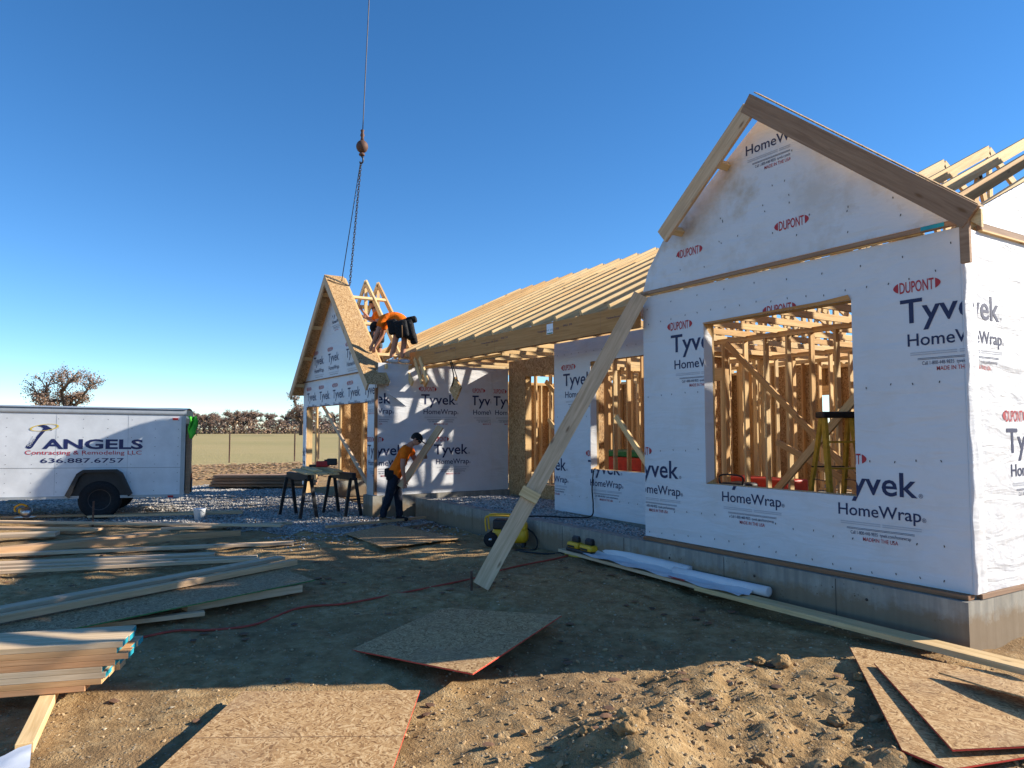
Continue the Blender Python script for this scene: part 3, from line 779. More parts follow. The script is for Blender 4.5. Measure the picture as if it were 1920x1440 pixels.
# --- far wing: sunlit side wall facing the porch
FS = SX(-13.45)
fs = wrapwall('porch_side_wall_wrap', FS, 5.29, 8.29, .40, 3.0, [], 'tyvek', 'sunlit white house wrap crossed by truss shadows')
for y in (4.83, 6.27): logo(y, 2.0, FS, [(5.31, 7.86, .42, 3.0)], fs)
logo(7.42, 2.0, FS, [(7.4, 7.855, .42, 3.0)], fs)
logo(7.96, 2.0, FS, [(7.92, 8.28, .42, 3.0)], fs)
for y in (5.55, 6.98): logo(y-.42, .98, FS, [(5.31, 7.95, .42, 3.0)], fs)
mesh('wrap_lap', boxv((-13.444, 7.86, .42), (-13.440, 7.885, 2.98)), BF, 'tyvek', fs)
board('corner_board', (-13.46, 5.255, .42), (-13.46, 5.255, 2.5), .06, .05, 'fascia', house, up=(0, 1, 0))
v = [(-13.44, 5.3, 2.62), (-13.33, 5.62, 2.30), (-13.44, 5.9, 2.14), (-13.43, 5.55, 2.18), (-13.38, 5.45, 2.4)]
mesh('torn_flap', v, [(0, 4, 1), (4, 3, 2, 1)], 'tyvek', fs)
framing(lambda s, z, d: (-13.45-d, s, z), 5.45, 8.2, .40, 3.0, [])
# front wall of far wing with wide opening
FFW = FX(5.27); H4 = (-18.22, -13.95, .05, 2.24)
ff = wrapwall('far_wing_front_wrap', FFW, -18.48, -13.47, .30, 2.86, [(H4[0], H4[1], .30, H4[3])], label='shaded white printed wrap around the wide opening of the far wing')
CL4 = [(-18.48, H4[0], .3, 2.86), (H4[1], -13.47, .3, 2.86), (H4[0], H4[1], H4[3], 2.86)]
for k in range(5): logo(-18.1+1.0*k, 2.20, FFW, CL4, ff, s=.95)
logo(-19.0, .82, FFW, CL4, ff); logo(-13.87, .98, FFW, CL4, ff)
board('header', (-18.45, 5.37, 2.36), (-13.5, 5.37, 2.36), .14, .24, 'lvl', house)
for x in (-18.44, -18.32, -18.26, -13.91, -13.84, -13.6): board('stud', (x, 5.37, .1), (x, 5.37, 2.24), .14, .038, 'pine', house, up=(1, 0, 0))
# far wing left wall: studs, sheathed only towards the back
slab('left_wall_sheathing', 6.25, 10.4, .36, 2.85, [], lambda s, z, d: (-18.5-d, s, z), .012, 'osb', house)
y = 5.6
while y < 10.4: board('stud', (-18.42, y, .40), (-18.42, y, 2.8), .14, .038, 'pine', house, up=(0, 1, 0)); y += .62
board('bottom_plate', (-18.42, 6.2, .38), (-18.42, 10.4, .38), .14, .038, 'pine', house); board('top_plate', (-18.42, 5.3, 2.83), (-18.42, 10.4, 2.83), .14, .038, 'pine', house)
board('diagonal_brace', (-17.9, 5.55, 2.35), (-14.0, 5.55, .20), .09, .038, 'pine_grey', house, up=(0, 1, 0))
board('diagonal_brace', (-13.9, 6.6, 1.3), (-16.4, 6.6, .0), .09, .038, 'pine', house, up=(0, 1, 0))
boxes('foundation_wall', [((-18.6, 6.15, -.2), (-18.3, 10.5, .358))], 'concrete', house)
# far wing gable
fcx = -15.97; fz = 2.89
prism('far_gable_wrap', [(fcx-2.33, 5.26, fz), (fcx+2.33, 5.26, fz), (fcx, 5.26, fz+2.13)], (0, .012, 0), 'tyvek', house)
fg = [o for o in house.children if o.name.startswith('far_gable_wrap')][0]
FG = FX(5.26)
for x in (-17.55, -16.45, -15.2): logo(x, 3.05, FG, [(-17.9, -14.55, 2.92, 3.7)], fg, s=.95)
logo(-16.25, 4.1, FG, [(-16.4, -15.6, 3.9, 4.3)], fg, s=.8)
board('band_board', (-18.46, 5.25, 2.873), (-13.49, 5.25, 2.873), .04, .02, 'fascia', house)
fy0, fy1, fs_ = 4.97, 5.42, .94; fap = 5.16; hw_ = 2.78
for sg in (-1, 1):
    top = Vector((fcx, fy0, fap)); e = Vector((fcx+sg*hw_, fy0, fap-hw_*fs_))
    dv_ = (e-top).normalized(); nv_ = Vector((-dv_.z*sg, 0, dv_.x*sg)); nv_ = nv_ if nv_.z < 0 else -nv_
    board('rake_board', top+nv_*.075+Vector((0, .019-(.003 if sg > 0 else 0), 0))+dv_*(0 if sg > 0 else .08), e+nv_*.075+Vector((0, .019, 0)), .15, .038, 'pine_grey', house, up=(0, -1, 0))
    a, b = top+Vector((0, 0, .003)), e+Vector((0, 0, .003))
    prism('roof_sheathing', [a, b, b+Vector((0, fy1-fy0, 0)), a+Vector((0, fy1-fy0, 0))], (0, 0, .014), 'osb', house)
    for t in (.12, .38, .64, .88):
        c = top.lerp(e, t)+Vector((0, 0, -.07)); board('lookout', c+Vector((0, .04, 0)), c+Vector((0, .29, 0)), .038, .085, 'pine', house)
    for y, hh in ((5.44, 0), (5.95, .02), (6.25, .0)):
        a = Vector((fcx, y, fap-.01+hh)); b = Vector((fcx+sg*(hw_-.1), y, fap-(hw_-.1)*fs_+hh))
        board('rafter', a+Vector((0, 0, -.06)), b+Vector((0, 0, -.06)), .038, .12, 'pine', house)
        if sg > 0: board('gable_web', (fcx+.02, y, fap-.2), (fcx+.02, y, 3.0), .038, .07, 'pine', house, up=(0, 1, 0)); board('gable_web', (fcx+.1, y, 3.1), (fcx+1.25, y, fap-1.3), .038, .07, 'pine', house, up=(0, 1, 0)); board('bottom_chord', (fcx-2.6, y, 2.93), (fcx+2.6, y, 2.93), .038, .09, 'pine', house)
    for k in (.20, .46, .74):
        if sg > 0 or k < .5: c = top.lerp(e, k)+Vector((0, 0, -.02)); board('purlin', (c.x, fy1, c.z), (c.x, 6.27, c.z), .09, .038, 'pine', house, up=(sg*fs_, 0, 1))
# --- porch beam and its packing
board('porch_beam', (-13.55, 6.045, 3.095), (-6.74, 6.045, 3.095), .09, .29, 'lvl', house)
bpt = [o for o in house.children if o.name.startswith('porch_beam')][0]; bpt['label'] = 'long brown laminated porch beam with printed marks'
BP = FX(5.999)
for x in (-12.4, -10.6, -8.9, -7.3): printed('mill_stamp', merge([text_flat('TimberStrand  LSL  1.55E', x, 3.12, .55, .025), text_flat('0422  3/4', x+.65, 3.14, .2, .03)]), BP, (-13.5, -6.8, 3, 3.3), 'ink', bpt, -.002)
printed('mill_tag', rect(-8.66, -8.50, 3.07, 3.22), BP, (-13, -6, 3, 3.3), 'paper', bpt, -.002); printed('mill_tag', rect(-8.65, -8.51, 3.075, 3.09), BP, (-13, -6, 3, 3.3), 'green', bpt, -.003)
for i in range(5): printed('beam_joint', rect(-12.9+1.37*i, -12.896+1.37*i, 2.955, 3.235), BP, (-14, -6, 2, 4), 'fascia', bpt, -.0015)
board('beam_packing', (-13.45, 6.3, 2.94), (-10.3, 6.3, 2.94), .14, .038, 'pine', house)
for x, z0 in ((-12.95, 2.6), (-12.7, 2.6)): board('short_brace', (x, 6.0, z0), (x-.35, 6.0, 3.1), .09, .038, 'pine', house, up=(0, 1, 0))
mesh('hanging_block', boxv((-.16, -.02, -.16), (.16, .02, .16)), BF, 'osb', house)
hb = [o for o in house.children if o.name.startswith('hanging_block')][0]; setw(hb, Matrix.Translation((-12.1, 6.3, 2.45)) @ Matrix.Rotation(.72, 4, 'Y'))
tube('strap', [(-12.15, 6.2, 2.98), (-12.13, 6.27, 2.7), (-12.2, 6.27, 2.5)], .012, 'black', house); tube('strap', [(-12.1, 6.2, 2.98), (-12.02, 6.27, 2.7), (-11.98, 6.27, 2.6)], .01, 'black', house)
# --- main roof trusses
SL = .48; TY0, RY, TZ = 6.02, 10.8, 3.30; RZ = TZ+SL*(RY-TY0); BY = 2*RY-TY0
def truss(x, full=True):
    t = empty('roof_truss', (x, RY, TZ), house)
    def b(n, p, q, wd=.038, hh=.09):
        board(n, (x, p[0], p[1]), (x, q[0], q[1]), wd, hh, 'pine', t, up=(0, 0, 1) if abs(q[0]-p[0]) > .05 else (0, 1, 0))
    off = -.05
    ys = TY0 if x < -6.75 else 6.34
    b('top_chord', (ys, TZ+off+SL*(ys-TY0)), (RY, RZ+off), .045, .135); b('top_chord', (RY, RZ+off), (BY, TZ+off), .045, .12)
    zb = 3.215
    b('bottom_chord', (TY0+.35, zb), (BY-.35, zb))
    n = 3
    for k in range(1, n):
        ya = TY0+(RY-TY0)*k/n; za = TZ+SL*(ya-TY0)-.1; yb = TY0+(RY-TY0)*(k-.5)/n+.35
        for s_ in (0, 1):
            A = ya if not s_ else 2*RY-ya; B = yb if not s_ else 2*RY-yb; C_ = TY0+(RY-TY0)*(k+.35)/n; C_ = C_ if not s_ else 2*RY-C_
            b('web', (A, za), (B, zb+.05)); b('web', (A, za), (C_, zb+.05))
    b('web', (RY, RZ-.1), (RY, zb+.05))
    mesh('gang_plate', boxv((x+.021, TY0+.45, 3.19), (x+.023, TY0+.75, 3.33)), BF, 'steel', t)
    return t
x = -3.05; nT = 0
while x > -17.4:
    truss(x); x -= .6; nT += 1
# gable-end wrap above the side wall
prism('gable_end_wrap', [(-2.985, 6.16, 3.41), (-2.985, 15.5, 3.41), (-2.985, RY, RZ-.12), (-2.985, 6.2, 3.43)], (.014, 0, 0), 'tyvek_side', house)
board('band_board', (-2.975, 6.42, 3.372), (-2.975, 15.5, 3.372), .04, .05, 'fascia', house); board('band_board', (-2.97, 6.42, 3.338), (-2.97, 15.5, 3.338), .04, .014, 'pine', house)
# sheathed back slope and rear wall
slab('rear_wall_sheathing', -18.5, -2.98, .40, 3.2, [(-16.8, -15.0, .5, 2.5), (-12.2, -10.4, .5, 2.5), (-8.6, -7.0, .5, 2.5), (-6.2, -4.8, 1.0, 2.5)], FX(15.45), .012, 'osb', house)
framing(lambda s, z, d: (s, 15.45-d, z), -18.4, -3.05, .40, 3.2, [(-16.8, -15.0, .5, 2.5), (-12.2, -10.4, .5, 2.5), (-8.6, -7.0, .5, 2.5), (-6.2, -4.8, 1.0, 2.5)])
slab('left_wall_sheathing', 10.4, 15.4, .36, 3.1, [], lambda s, z, d: (-18.5-d, s, z), .012, 'osb', house)
framing(lambda s, z, d: (-18.49+d, s, z), 10.45, 15.4, .36, 3.1, [])
# interior stud walls
def iw_x(y, x0, x1, holes=()): framing(FX(y), x0, x1, .42, 3.19, list(holes), .09)
def iw_y(x, y0, y1, holes=()): framing(SX(x), y0, y1, .42, 3.19, list(holes), .09)
iw_x(9.3, -13.2, -3.1, [(-9.3, -8.4, .46, 2.5)]); iw_x(12.2, -16.5, -4.5, [(-7.5, -6.6, .46, 2.5)]); iw_y(-9.7, 9.4, 12.1); iw_y(-13.4, 8.6, 15.3, [(13, 14, .46, 2.5)]); iw_x(13.6, -16.5, -8.5); iw_x(11.4, -6.6, -3.1); iw_y(-5.4, 9.4, 12.1); iw_y(-11.2, 12.3, 15.3); iw_y(-6.9, 12.3, 15.3)
slab('interior_sheathing', -13.0, -11.4, .44, 3.1, [], FX(12.34), .011, 'osb', house); slab('interior_sheathing', -10.9, -9.6, .44, 3.1, [], FX(13.75), .011, 'osb', house)
slab('interior_sheathing', 9.9, 11.2, .44, 3.1, [], SX(-9.83), .011, 'osb', house)
for a, b in (((-8.2, 9.26, 3.1), (-5.4, 9.26, .5)), ((-4.2, 7.4, 2.6), (-6.6, 7.9, .5)), ((-8.9, 7.5, 1.9), (-8.15, 7.6, 1.0)), ((-8.15, 7.6, 1.0), (-7.4, 7.7, 1.9)), ((-12.6, 8.7, 2.7), (-11.2, 8.9, 1.5)), ((-12.5, 8.7, 1.9), (-11.5, 8.9, .8)), ((-7.2, 9.2, 1.5), (-5.0, 9.2, .5))):
    board('diagonal_brace', a, b, .09, .038, 'pine', house, up=(0, 1, 0))
# floor slab and foundations
boxes('floor_deck', [((-13.4, 8.32, .1), (-3.0, 15.4, .40)), ((-10.15, 7.25, .1), (-3.0, 8.32, .40)), ((-6.70, 6.16, .1), (-3.0, 7.25, .40))], 'concrete', house)
boxes('foundation_wall', [((-6.74, 6.0, -.3), (-2.965, 6.2, .358)), ((-2.995, 6.2, -.3), (-2.965, 15.5, .358))], 'concrete', house)
for x in (-6.2, -5.0, -3.8): lathe('tie_hole', [(.002, 0), (.013, 0), (.013, .004), (.002, .004)], 'dark_steel', house, 10, Matrix.Translation((x, 5.999, .22)) @ Matrix.Rotation(math.pi/2, 4, 'X'))
for x in (-12.2, -10.9, -9.6, -8.3, -7.0): boxes('form_joint', [((x, 5.997, .0), (x+.006, 6.0, .345))], 'dark_steel', house)
for x in (-5.4, -4.1): boxes('form_joint', [((x, 5.998, .0), (x+.006, 6.0, .35))], 'dark_steel', house)
boxes('foundation_wall', [((-13.2, 6.0, -.3), (-6.742, 6.19, .355))], 'concrete', house)
boxes('foundation_wall', [((-13.95, 5.2, -.3), (-13.43, 5.45, .395)), ((-13.6, 5.45, -.3), (-13.40, 8.3, .395))], 'concrete', house)
board('sill_plate', (-6.7, 6.10, .38), (-2.99, 6.10, .38), .09, .036, 'fascia', house); board('sill_plate', (-2.985, 6.2, .38), (-2.985, 15.4, .38), .06, .036, 'fascia', house)

# ================================================================== THINGS ON THE SITE
def low(p, k=1.058): return Vector((p[0]*k, p[1]*k, 1.7-(1.7-p[2])*k))
def osb_sheet(corners, z, th, m, label, edge='redpaint', lines=(), group=None, name='osb_sheet'):
    """corners: four (x,y[,z]) points round the sheet; real thickness, painted edge, chalk lines"""
    P = [Vector((c[0], c[1], c[2] if len(c) > 2 else z)) for c in corners]
    if math.hypot(P[0].x, P[0].y) < 7.2: P = [low(p) for p in P] if P[0].x < -4 else [p+Vector((.05, -.01, 0)) for p in P]
    nn = (P[1]-P[0]).cross(P[-1]-P[0])
    for p in P: p.z = P[0].z-(nn.x*(p.x-P[0].x)+nn.y*(p.y-P[0].y))/nn.z
    o = prism(name, P, (0, 0, th), m)
    ctr = sum(P, Vector())/len(P)
    tag(o, label, 'osb sheet', group)
    if edge:
        v, f = [], []; n = len(P)
        Q = [p+(p-ctr).normalized()*.002 for p in P]
        for i in range(n):
            k = len(v); a, b = Q[i], Q[(i+1) % n]
            v += [a+Vector((0, 0, .001)), b+Vector((0, 0, .001)), b+Vector((0, 0, th-.001)), a+Vector((0, 0, th-.001))]; f.append((k, k+1, k+2, k+3))
        mesh('painted_edge', v, f, edge, o)
    for (i, t0), (j, t1) in lines:
        a = P[i].lerp(P[(i+1) % len(P)], t0)+Vector((0, 0, th+.0015)); b = P[j].lerp(P[(j+1) % len(P)], t1)+Vector((0, 0, th+.0015))
        d = (b-a).normalized(); s_ = d.cross(Vector((0, 0, 1)))*.0025
        mesh('chalk_line', [a-s_, b-s_, b+s_, a+s_], [(0, 1, 2, 3)], 'fascia', o)
    return o
osb_sheet([(-4.84, 1.03, .05), (-4.27, 1.98, .05), (-3.02, 1.22, .06), (-3.58, .26, .09)], 0, .011, 'osb', 'bright sunlit osb sheet with red edges at the bottom of the picture', lines=[((1, .5), (3, .5))])
osb_sheet([(-5.41, 1.94, .02), (-6.21, 3.10, .02), (-5.05, 3.64, .03), (-4.18, 2.31, .12)], 0, .011, 'osb', 'square osb sheet with red edges lying half in shade in the middle of the dirt', lines=[((0, .55), (2, .45))])
osb_sheet([(-3.51, 5.23, .02), (-2.55, 5.55, .02), (-1.2, 4.95, .02), (-1.86, 4.33, .02), (-2.02, 3.75, .03), (-2.26, 3.77, .03)], 0, .011, 'osb', 'bottom osb sheet of the pile beside the foundation corner, red front edge')
osb_sheet([(-3.12, 4.92, .05), (-2.98, 5.08, .05), (-2.65, 5.25, .05), (-1.3, 4.75, .05), (-1.86, 4.35, .06), (-2.075, 3.90, .07)], 0, .011, 'osb', 'upper osb sheet of the pile beside the foundation corner, red front edge')
osb_sheet([(-2.71, 4.98, .09), (-2.3, 5.18, .11), (-1.8, 5.05, .13), (-1.7, 4.75, .14), (-2.34, 4.86, .12)], 0, .011, 'osb', 'narrow osb offcut lying on top of the osb pile by the foundation', edge=None, name='osb_offcut')
osb_sheet([(-11.37, 3.95), (-12.0, 4.95), (-9.95, 5.3), (-9.73, 3.95)], .02, .011, 'osb_dull', 'weathered osb sheet lying on the ground behind the propped brace', edge=None)
osb_sheet([(-7.69, 2.34, .10), (-6.92, .21, .09), (-6.7, -.5, .09), (-7.75, -.6, .09), (-8.52, 2.21, .10)], 0, .011, 'osb_dull', 'long grey osb sheet with dark green edge under two boards at left', edge='green')
def lumber(p0, p1, wd, th, label, m='pine_grey', name='lumber_board', up=(0, 0, 1), group=None):
    o = board(name, p0, p1, wd, th, m, None, up); bevel(o, .003); tag(o, label, 'board', group); return o
def ext(a, b, k):    # lengthen past the left picture edge
    a, b = Vector(a), Vector(b); return a+(a-b)*k
LB = [((-16.81, -.65, .03), (-15.56, 3.23, .03), .14, .038, 'farthest board of the loose lumber, lying by the trailer wheel'),
      ((-15.57, 1.03, .07), (-14.89, 3.10, .07), .09, .038, 'short board resting on the farthest loose board'),
      ((-15.88, -.83, .05), (-12.70, 3.30, .05), .14, .038, 'long board slanting across the loose lumber towards the sawhorse'),
      ((-13.51, 1.93, .02), (-13.22, 3.60, .02), .14, .038, 'board at the gravel edge beneath the slanting board'),
      ((-14.76, -.77, .06), (-13.73, .64, .06), .19, .038, 'sunlit board behind the wide sunlit one at left'),
      ((-13.83, -.72, .05), (-13.61, .04, .05), .24, .06, 'wide sunlit board end at the left edge of the loose lumber'),
      ((-12.19, -.63, .06), (-12.84, 1.53, .06), .24, .038, 'wide board with a square end, uppermost of the mid lumber rows'),
      ((-11.97, -.61, .07), (-12.16, 2.50, .05), .04, .09, 'board standing on its edge in the mid lumber rows'),
      ((-11.97, -.61, .02), (-10.91, 3.00, .02), .14, .038, 'longest board of the mid lumber rows, reaching the dirt patch'),
      ((-11.14, -.57, .02), (-10.47, 1.83, .02), .19, .038, 'broad board below the longest one in the mid rows'),
      ((-10.81, -.55, .02), (-9.97, 2.27, .02), .09, .038, 'narrow board, second nearest of the mid lumber rows'),
      ((-10.53, -.53, .02), (-9.72, 2.24, .03), .09, .038, 'narrow leaf-strewn board, nearest of the mid lumber rows')]
for a, b, wd, th, lab in LB: lumber(ext(a, b, .25), b, wd, th, lab)
lumber(ext((-7.71, -.38, .15), (-8.99, 2.33, .15), .15), (-8.99, 2.33, .15), .14, .038, 'pale board lying on the long grey osb sheet, farther of two')
lumber(ext((-7.35, -.36, .15), (-8.62, 2.39, .15), .15), (-8.62, 2.39, .15), .09, .06, 'pale board lying on the long grey osb sheet, nearer of two')
lumber((-7.46, 1.05, .045), (-7.72, 2.19, .045), .14, .08, 'board propping up the long grey osb sheet')
lumber((-7.22, .2, .025), (-7.19, 1.18, .025), .07, .04, 'short board end poking out in front of the long osb sheet')
lumber((-12.2, 3.9, .04), (-12.55, 5.9, .04), .09, .038, 'board lying on the gravel at the stooping worker\'s feet')
# lumber stack at left
sdir = Vector((.31, .95, 0)).normalized(); sn = Vector((.95, -.31, 0)).normalized()
base = Vector((-5.30, .27, 0))*1.056; lay = 0; names = ['bottom', 'second', 'third', 'fourth', 'fifth', 'sixth', 'seventh', 'top']
for k in range(8):
    z = -.005+.0385*k; e = base+sdir*(-.10 if k == 0 else .02 if k < 3 else .04*((k*7) % 3)-.02+.03*k*.5)
    for j in range(3):
        c = e-sn*(.075+.143*j)+sdir*rnd.uniform(-.02, .03)+Vector((0, 0, z))
        o = lumber(c-sdir*2.6, c, .14, .038, '%s-layer board of the lumber stack at left, %s' % (names[k], ('front row', 'middle row', 'back row')[j]), 'pine_stack', 'stacked_board')
        if k > 1: mesh('painted_end', [c+sdir*.0012+sn*a+Vector((0, 0, b)) for a, b in ((-.069, -.018), (.069, -.018), (.069, .018), (-.069, .018))], [(0, 1, 2, 3)], 'teal', o)
lumber(low((-4.66, -.10, .03)), low((-5.75, .04, .04)), .09, .06, 'short bearer board sticking out under the lumber stack', 'pine', 'bearer_board')
# crumpled paper
v, f = [], []
for i in range(8):
    for j in range(5): v.append((-4.86+.05*i+.01*math.sin(j), -.31+.06*j, -.08+.04*abs(mn.noise(Vector((i*.7, j*.9, 1))))+.012*j))
for i in range(7):
    for j in range(4): k = i*5+j; f.append((k, k+5, k+6, k+1))
o = mesh('paper_scrap', v, f, 'paper', None, True); tag(o, 'crumpled white paper scrap at the bottom left corner', 'paper')
# ---- propped brace
foot = Vector((-6.94, 3.93, .0)); head = Vector((-6.66, 6.02, 3.34))
br = empty('diagonal_prop', foot); tag(br, 'long plank propping the wall, running from the dirt up to the wall corner', 'prop')
up_ = Vector((1, -.5, .4))
board('plank', foot, head, .185, .038, 'pine_grey', br, up=up_)
dv = (head-foot).normalized(); yv = up_.cross(dv).normalized(); zv = dv.cross(yv)
board('plank', foot+dv*.1-zv*.04+yv*.01, foot+dv*2.0-zv*.04+yv*.01, .17, .036, 'pine', br, up=up_)
board('cleat', foot+dv*1.12+zv*.04-yv*.1, foot+dv*1.12+zv*.04+yv*.12, .12, .04, 'pine', br, up=zv)
o = mesh('ground_stake', boxv((-7.05, 3.86, -.2), (-7.03, 3.88, .15)), BF, 'rust'); tag(o, 'thin rusty steel stake at the foot of the prop', 'stake')
# ---- long plank with wrap roll, charger
lumber((-8.25, 6.02, .03), (-5.2, 5.80, .05), .24, .038, 'long plank on the dirt along the foundation, far piece under the white roll', 'pine_grey', 'long_plank')
lumber((-5.5, 5.76, .045), (-1.9, 5.62, .075), .19, .045, 'long plank on the dirt along the foundation, near piece reaching into the sun', 'pine', 'long_plank')
rl = empty('house_wrap_roll', (-6.2, 5.95, .06)); tag(rl, 'partly unrolled white house wrap lying on the long plank', 'roll')
A, B = Vector((-7.65, 6.08, .13)), Vector((-4.75, 5.90, .12)); ax = (B-A).normalized()
def rollpart(a, b, r, n):
    d = (b-a); L = d.length; q = d.to_track_quat('Z', 'Y').to_matrix().to_4x4(); q.translation = a
    return lathe(n, [(r*.55, -.002), (r, 0), (r*1.03, L*.3), (r*.97, L*.7), (r, L), (r*.55, L+.002)], 'tyvek', rl, 18, q)
rollpart(A, A.lerp(B, .62), .065, 'roll'); rollpart(A.lerp(B, .55)+Vector((0, -.05, -.02)), B, .05, 'roll')
v, f = [], []
for i in range(30):
    t = i/29
    for j in range(6):
        p = A.lerp(B, t*.93+.02); v.append((p.x, p.y-.02-.05*j, max(.085, p.z-.012*j-.006*j*j*.5)+.012*math.sin(i*.9+j*1.7)*(j > 0)))
for i in range(29):
    for j in range(5): k = i*6+j; f.append((k, k+1, k+7, k+6))
mesh('loose_sheet', v, f, 'tyvek', rl, True)
o = bevel(boxes('carpenter_pencil', [((-5.98, 5.745, .068), (-5.72, 5.765, .082))], 'red'), .004); tag(o, 'small dark red marker lying on the plank beside the white roll', 'marker')
def charger():
    t = empty('battery_charger', (-7.80, 6.0, .05), None, -.05); tag(t, 'yellow and black twin battery charger on the end of the long plank', 'charger')
    LOCAL[0] = True
    o = boxes('base', [((-.29, -.11, 0), (.29, .11, .05))], 'black', t); bevel(o, .02, 3)
    for s_ in (-1, 1):
        o = boxes('housing', [((s_*.15-.135, -.10, .045), (s_*.15+.135, .10, .125))], 'yellow', t); bevel(o, .03, 3)
        o = boxes('vent', [((s_*.15-.1, -.104, .06), (s_*.15+.06, -.095, .085))], 'black', t)
        o = boxes('battery', [((s_*.15-.075, -.05, .12), (s_*.15+.075, .065, .19))], 'black', t); bevel(o, .015, 2)
        o = boxes('battery_cap', [((s_*.15-.06, -.04, .188), (s_*.15+.06, .055, .205))], 'greycloth', t); bevel(o, .006, 2)
    LOCAL[0] = False
charger()
def compressor():
    t = empty('air_compressor', (-9.2, 5.66, -.02), None, R(48)); t.scale = (.74, .74, .74); tag(t, 'yellow and black wheeled air compressor behind the prop', 'compressor')
    LOCAL[0] = True    # local x = along tank (image right), y = away
    q = Matrix.Rotation(math.pi/2, 4, 'Y')
    prof = [(.02, -.36), (.10, -.35), (.15, -.31), (.165, -.25), (.165, .25), (.15, .31), (.10, .35), (.02, .36)]
    lathe('tank', prof, 'yellow', t, 20, Matrix.Translation((.06, 0, .22)) @ q)
    o = boxes('motor_cover', [((-.28, -.14, .33), (.14, .14, .53))], 'black', t); bevel(o, .04, 3)
    o = boxes('pump_housing', [((.16, -.12, .30), (.40, .12, .48))], 'yellow', t); bevel(o, .06, 4)
    o = boxes('control_panel', [((-.1, -.17, .30), (.12, -.13, .44))], 'black', t); bevel(o, .01)
    for s_ in (-1, 1):
        w_ = lathe('wheel', [(.03, -.035), (.13, -.035), (.145, -.02), (.145, .02), (.13, .035), (.03, .035)], 'rubber', t, 20, Matrix.Translation((-.30, s_*.19, .145)) @ Matrix.Rotation(math.pi/2, 4, 'X'))
        lathe('hub', [(.002, -.045), (.035, -.045), (.035, .045), (.002, .045)], 'steel', w_, 12)
        tube('handle', [(-.40, s_*.15, .30), (-.42, s_*.15, .52), (-.36, s_*.15, .60), (.12, s_*.15, .60), (.2, s_*.14, .55)], .016, 'yellow', t)
    tube('handle', [(-.40, -.15, .57), (-.40, .15, .57)], .016, 'yellow', t)
    o = boxes('foot', [((.30, -.14, 0), (.36, .14, .08))], 'black', t)
    lathe('gauge', [(.002, 0), (.028, 0), (.028, .02), (.002, .022)], 'steel', t, 14, Matrix.Translation((.02, -.172, .38)) @ Matrix.Rotation(math.pi/2, 4, 'X'))
    LOCAL[0] = False
compressor()
g = lambda x, y, e=.012: (x, y, ground_z(x, y)+e)
o = tube('extension_cord', [g(-6.8, .1), g(-6.9, .54), g(-6.92, .91), g(-6.88, 1.2), g(-6.93, 1.58), g(-7.17, 2.03), g(-7.14, 2.46), g(-7.2, 2.79), g(-7.32, 3.4), g(-7.4, 3.9), g(-7.49, 4.23), g(-7.71, 4.81), g(-7.79, 5.51), g(-7.86, 5.78)], .011, 'cord'); tag(o, 'orange-red extension cord snaking over the dirt past the prop', 'cord')
o = tube('plug_lead', [g(-7.86, 5.78), g(-7.75, 5.92), g(-7.9, 6.0), g(-8.1, 5.9)], .010, 'gold'); tag(o, 'short pale yellow lead joined to the orange cord', 'cord')
o = tube('air_hose', [(-9.2, 5.75, .35), g(-9.0, 6.0, .2), g(-8.75, 5.85), g(-8.9, 5.6), g(-8.55, 5.55), g(-8.3, 5.75), g(-8.2, 6.0), g(-7.95, 5.95, .05)], .012, 'black'); tag(o, 'black cable lying between the compressor and the charger', 'hose')
o = tube('window_cable', [(-9.08, 7.22, 1.07), (-9.07, 7.17, 1.03), (-9.11, 7.17, .75), (-9.06, 7.15, .5), (-9.0, 7.05, .34), (-9.1, 6.7, .34), (-9.25, 6.4, .36), (-9.3, 6.2, .37), (-9.35, 6.0, .38), (-9.4, 5.85, .45)], .011, 'black'); tag(o, 'black cable hanging from the porch window down to the gravel', 'cable')
# ---- sawhorses with boards and nailer
def sawhorse(c, rz, label):
    t = empty('sawhorse', (*c, 0), None, rz); tag(t, label, 'sawhorse', 'black sawhorses'); LOCAL[0] = True
    o = boxes('beam', [((-.5, -.045, .70), (.5, .045, .84))], 'black', t); bevel(o, .01)
    for sx in (-1, 1):
        for sy in (-1, 1):
            board('leg', (sx*.45, sy*.05, .74), (sx*.48, sy*.17, .0), .06, .035, 'black', t, up=(1, 0, 0))
        board('spreader', (sx*.47, -.11, .32), (sx*.47, .11, .32), .03, .02, 'black', t)
    LOCAL[0] = False
sawhorse((-14.35, 4.02), R(8), 'black folding sawhorse nearer the lumber rows, boards across it')
sawhorse((-14.2, 4.85), R(8), 'black folding sawhorse nearer the far wing, boards across it')
for i, (x0, x1, dz) in enumerate(((-15.2, -13.5, 0), (-15.3, -13.35, 0), (-15.1, -13.25, 0), (-15.25, -13.7, .04), (-15.4, -13.4, .04))):
    y = 3.95+.19*i if i < 3 else 4.15+.3*(i-3)
    lumber((x0, y+.25, .86+dz), (x1, y+.05, .86+dz), .17, .035, ('front', 'second', 'third', 'upper front', 'upper rear')[i]+' board laid across the two sawhorses', 'pine', 'sawhorse_board')
def nailer():
    t = empty('nail_gun', (-14.75, 4.65, .92), None, R(70)); tag(t, 'red and black nail gun lying on the sawhorse boards', 'nail gun'); LOCAL[0] = True
    o = boxes('body', [((-.16, -.05, 0), (.10, .05, .12))], 'red', t); bevel(o, .025, 3)
    o = boxes('motor', [((.05, -.055, .03), (.26, .055, .17))], 'black', t); bevel(o, .025, 3)
    o = boxes('magazine', [((-.30, -.02, .0), (-.10, .02, .05))], 'black', t); bevel(o, .006)
    o = boxes('grip', [((.0, -.03, .1), (.2, .03, .15))], 'black', t); bevel(o, .012)
    LOCAL[0] = False
nailer()
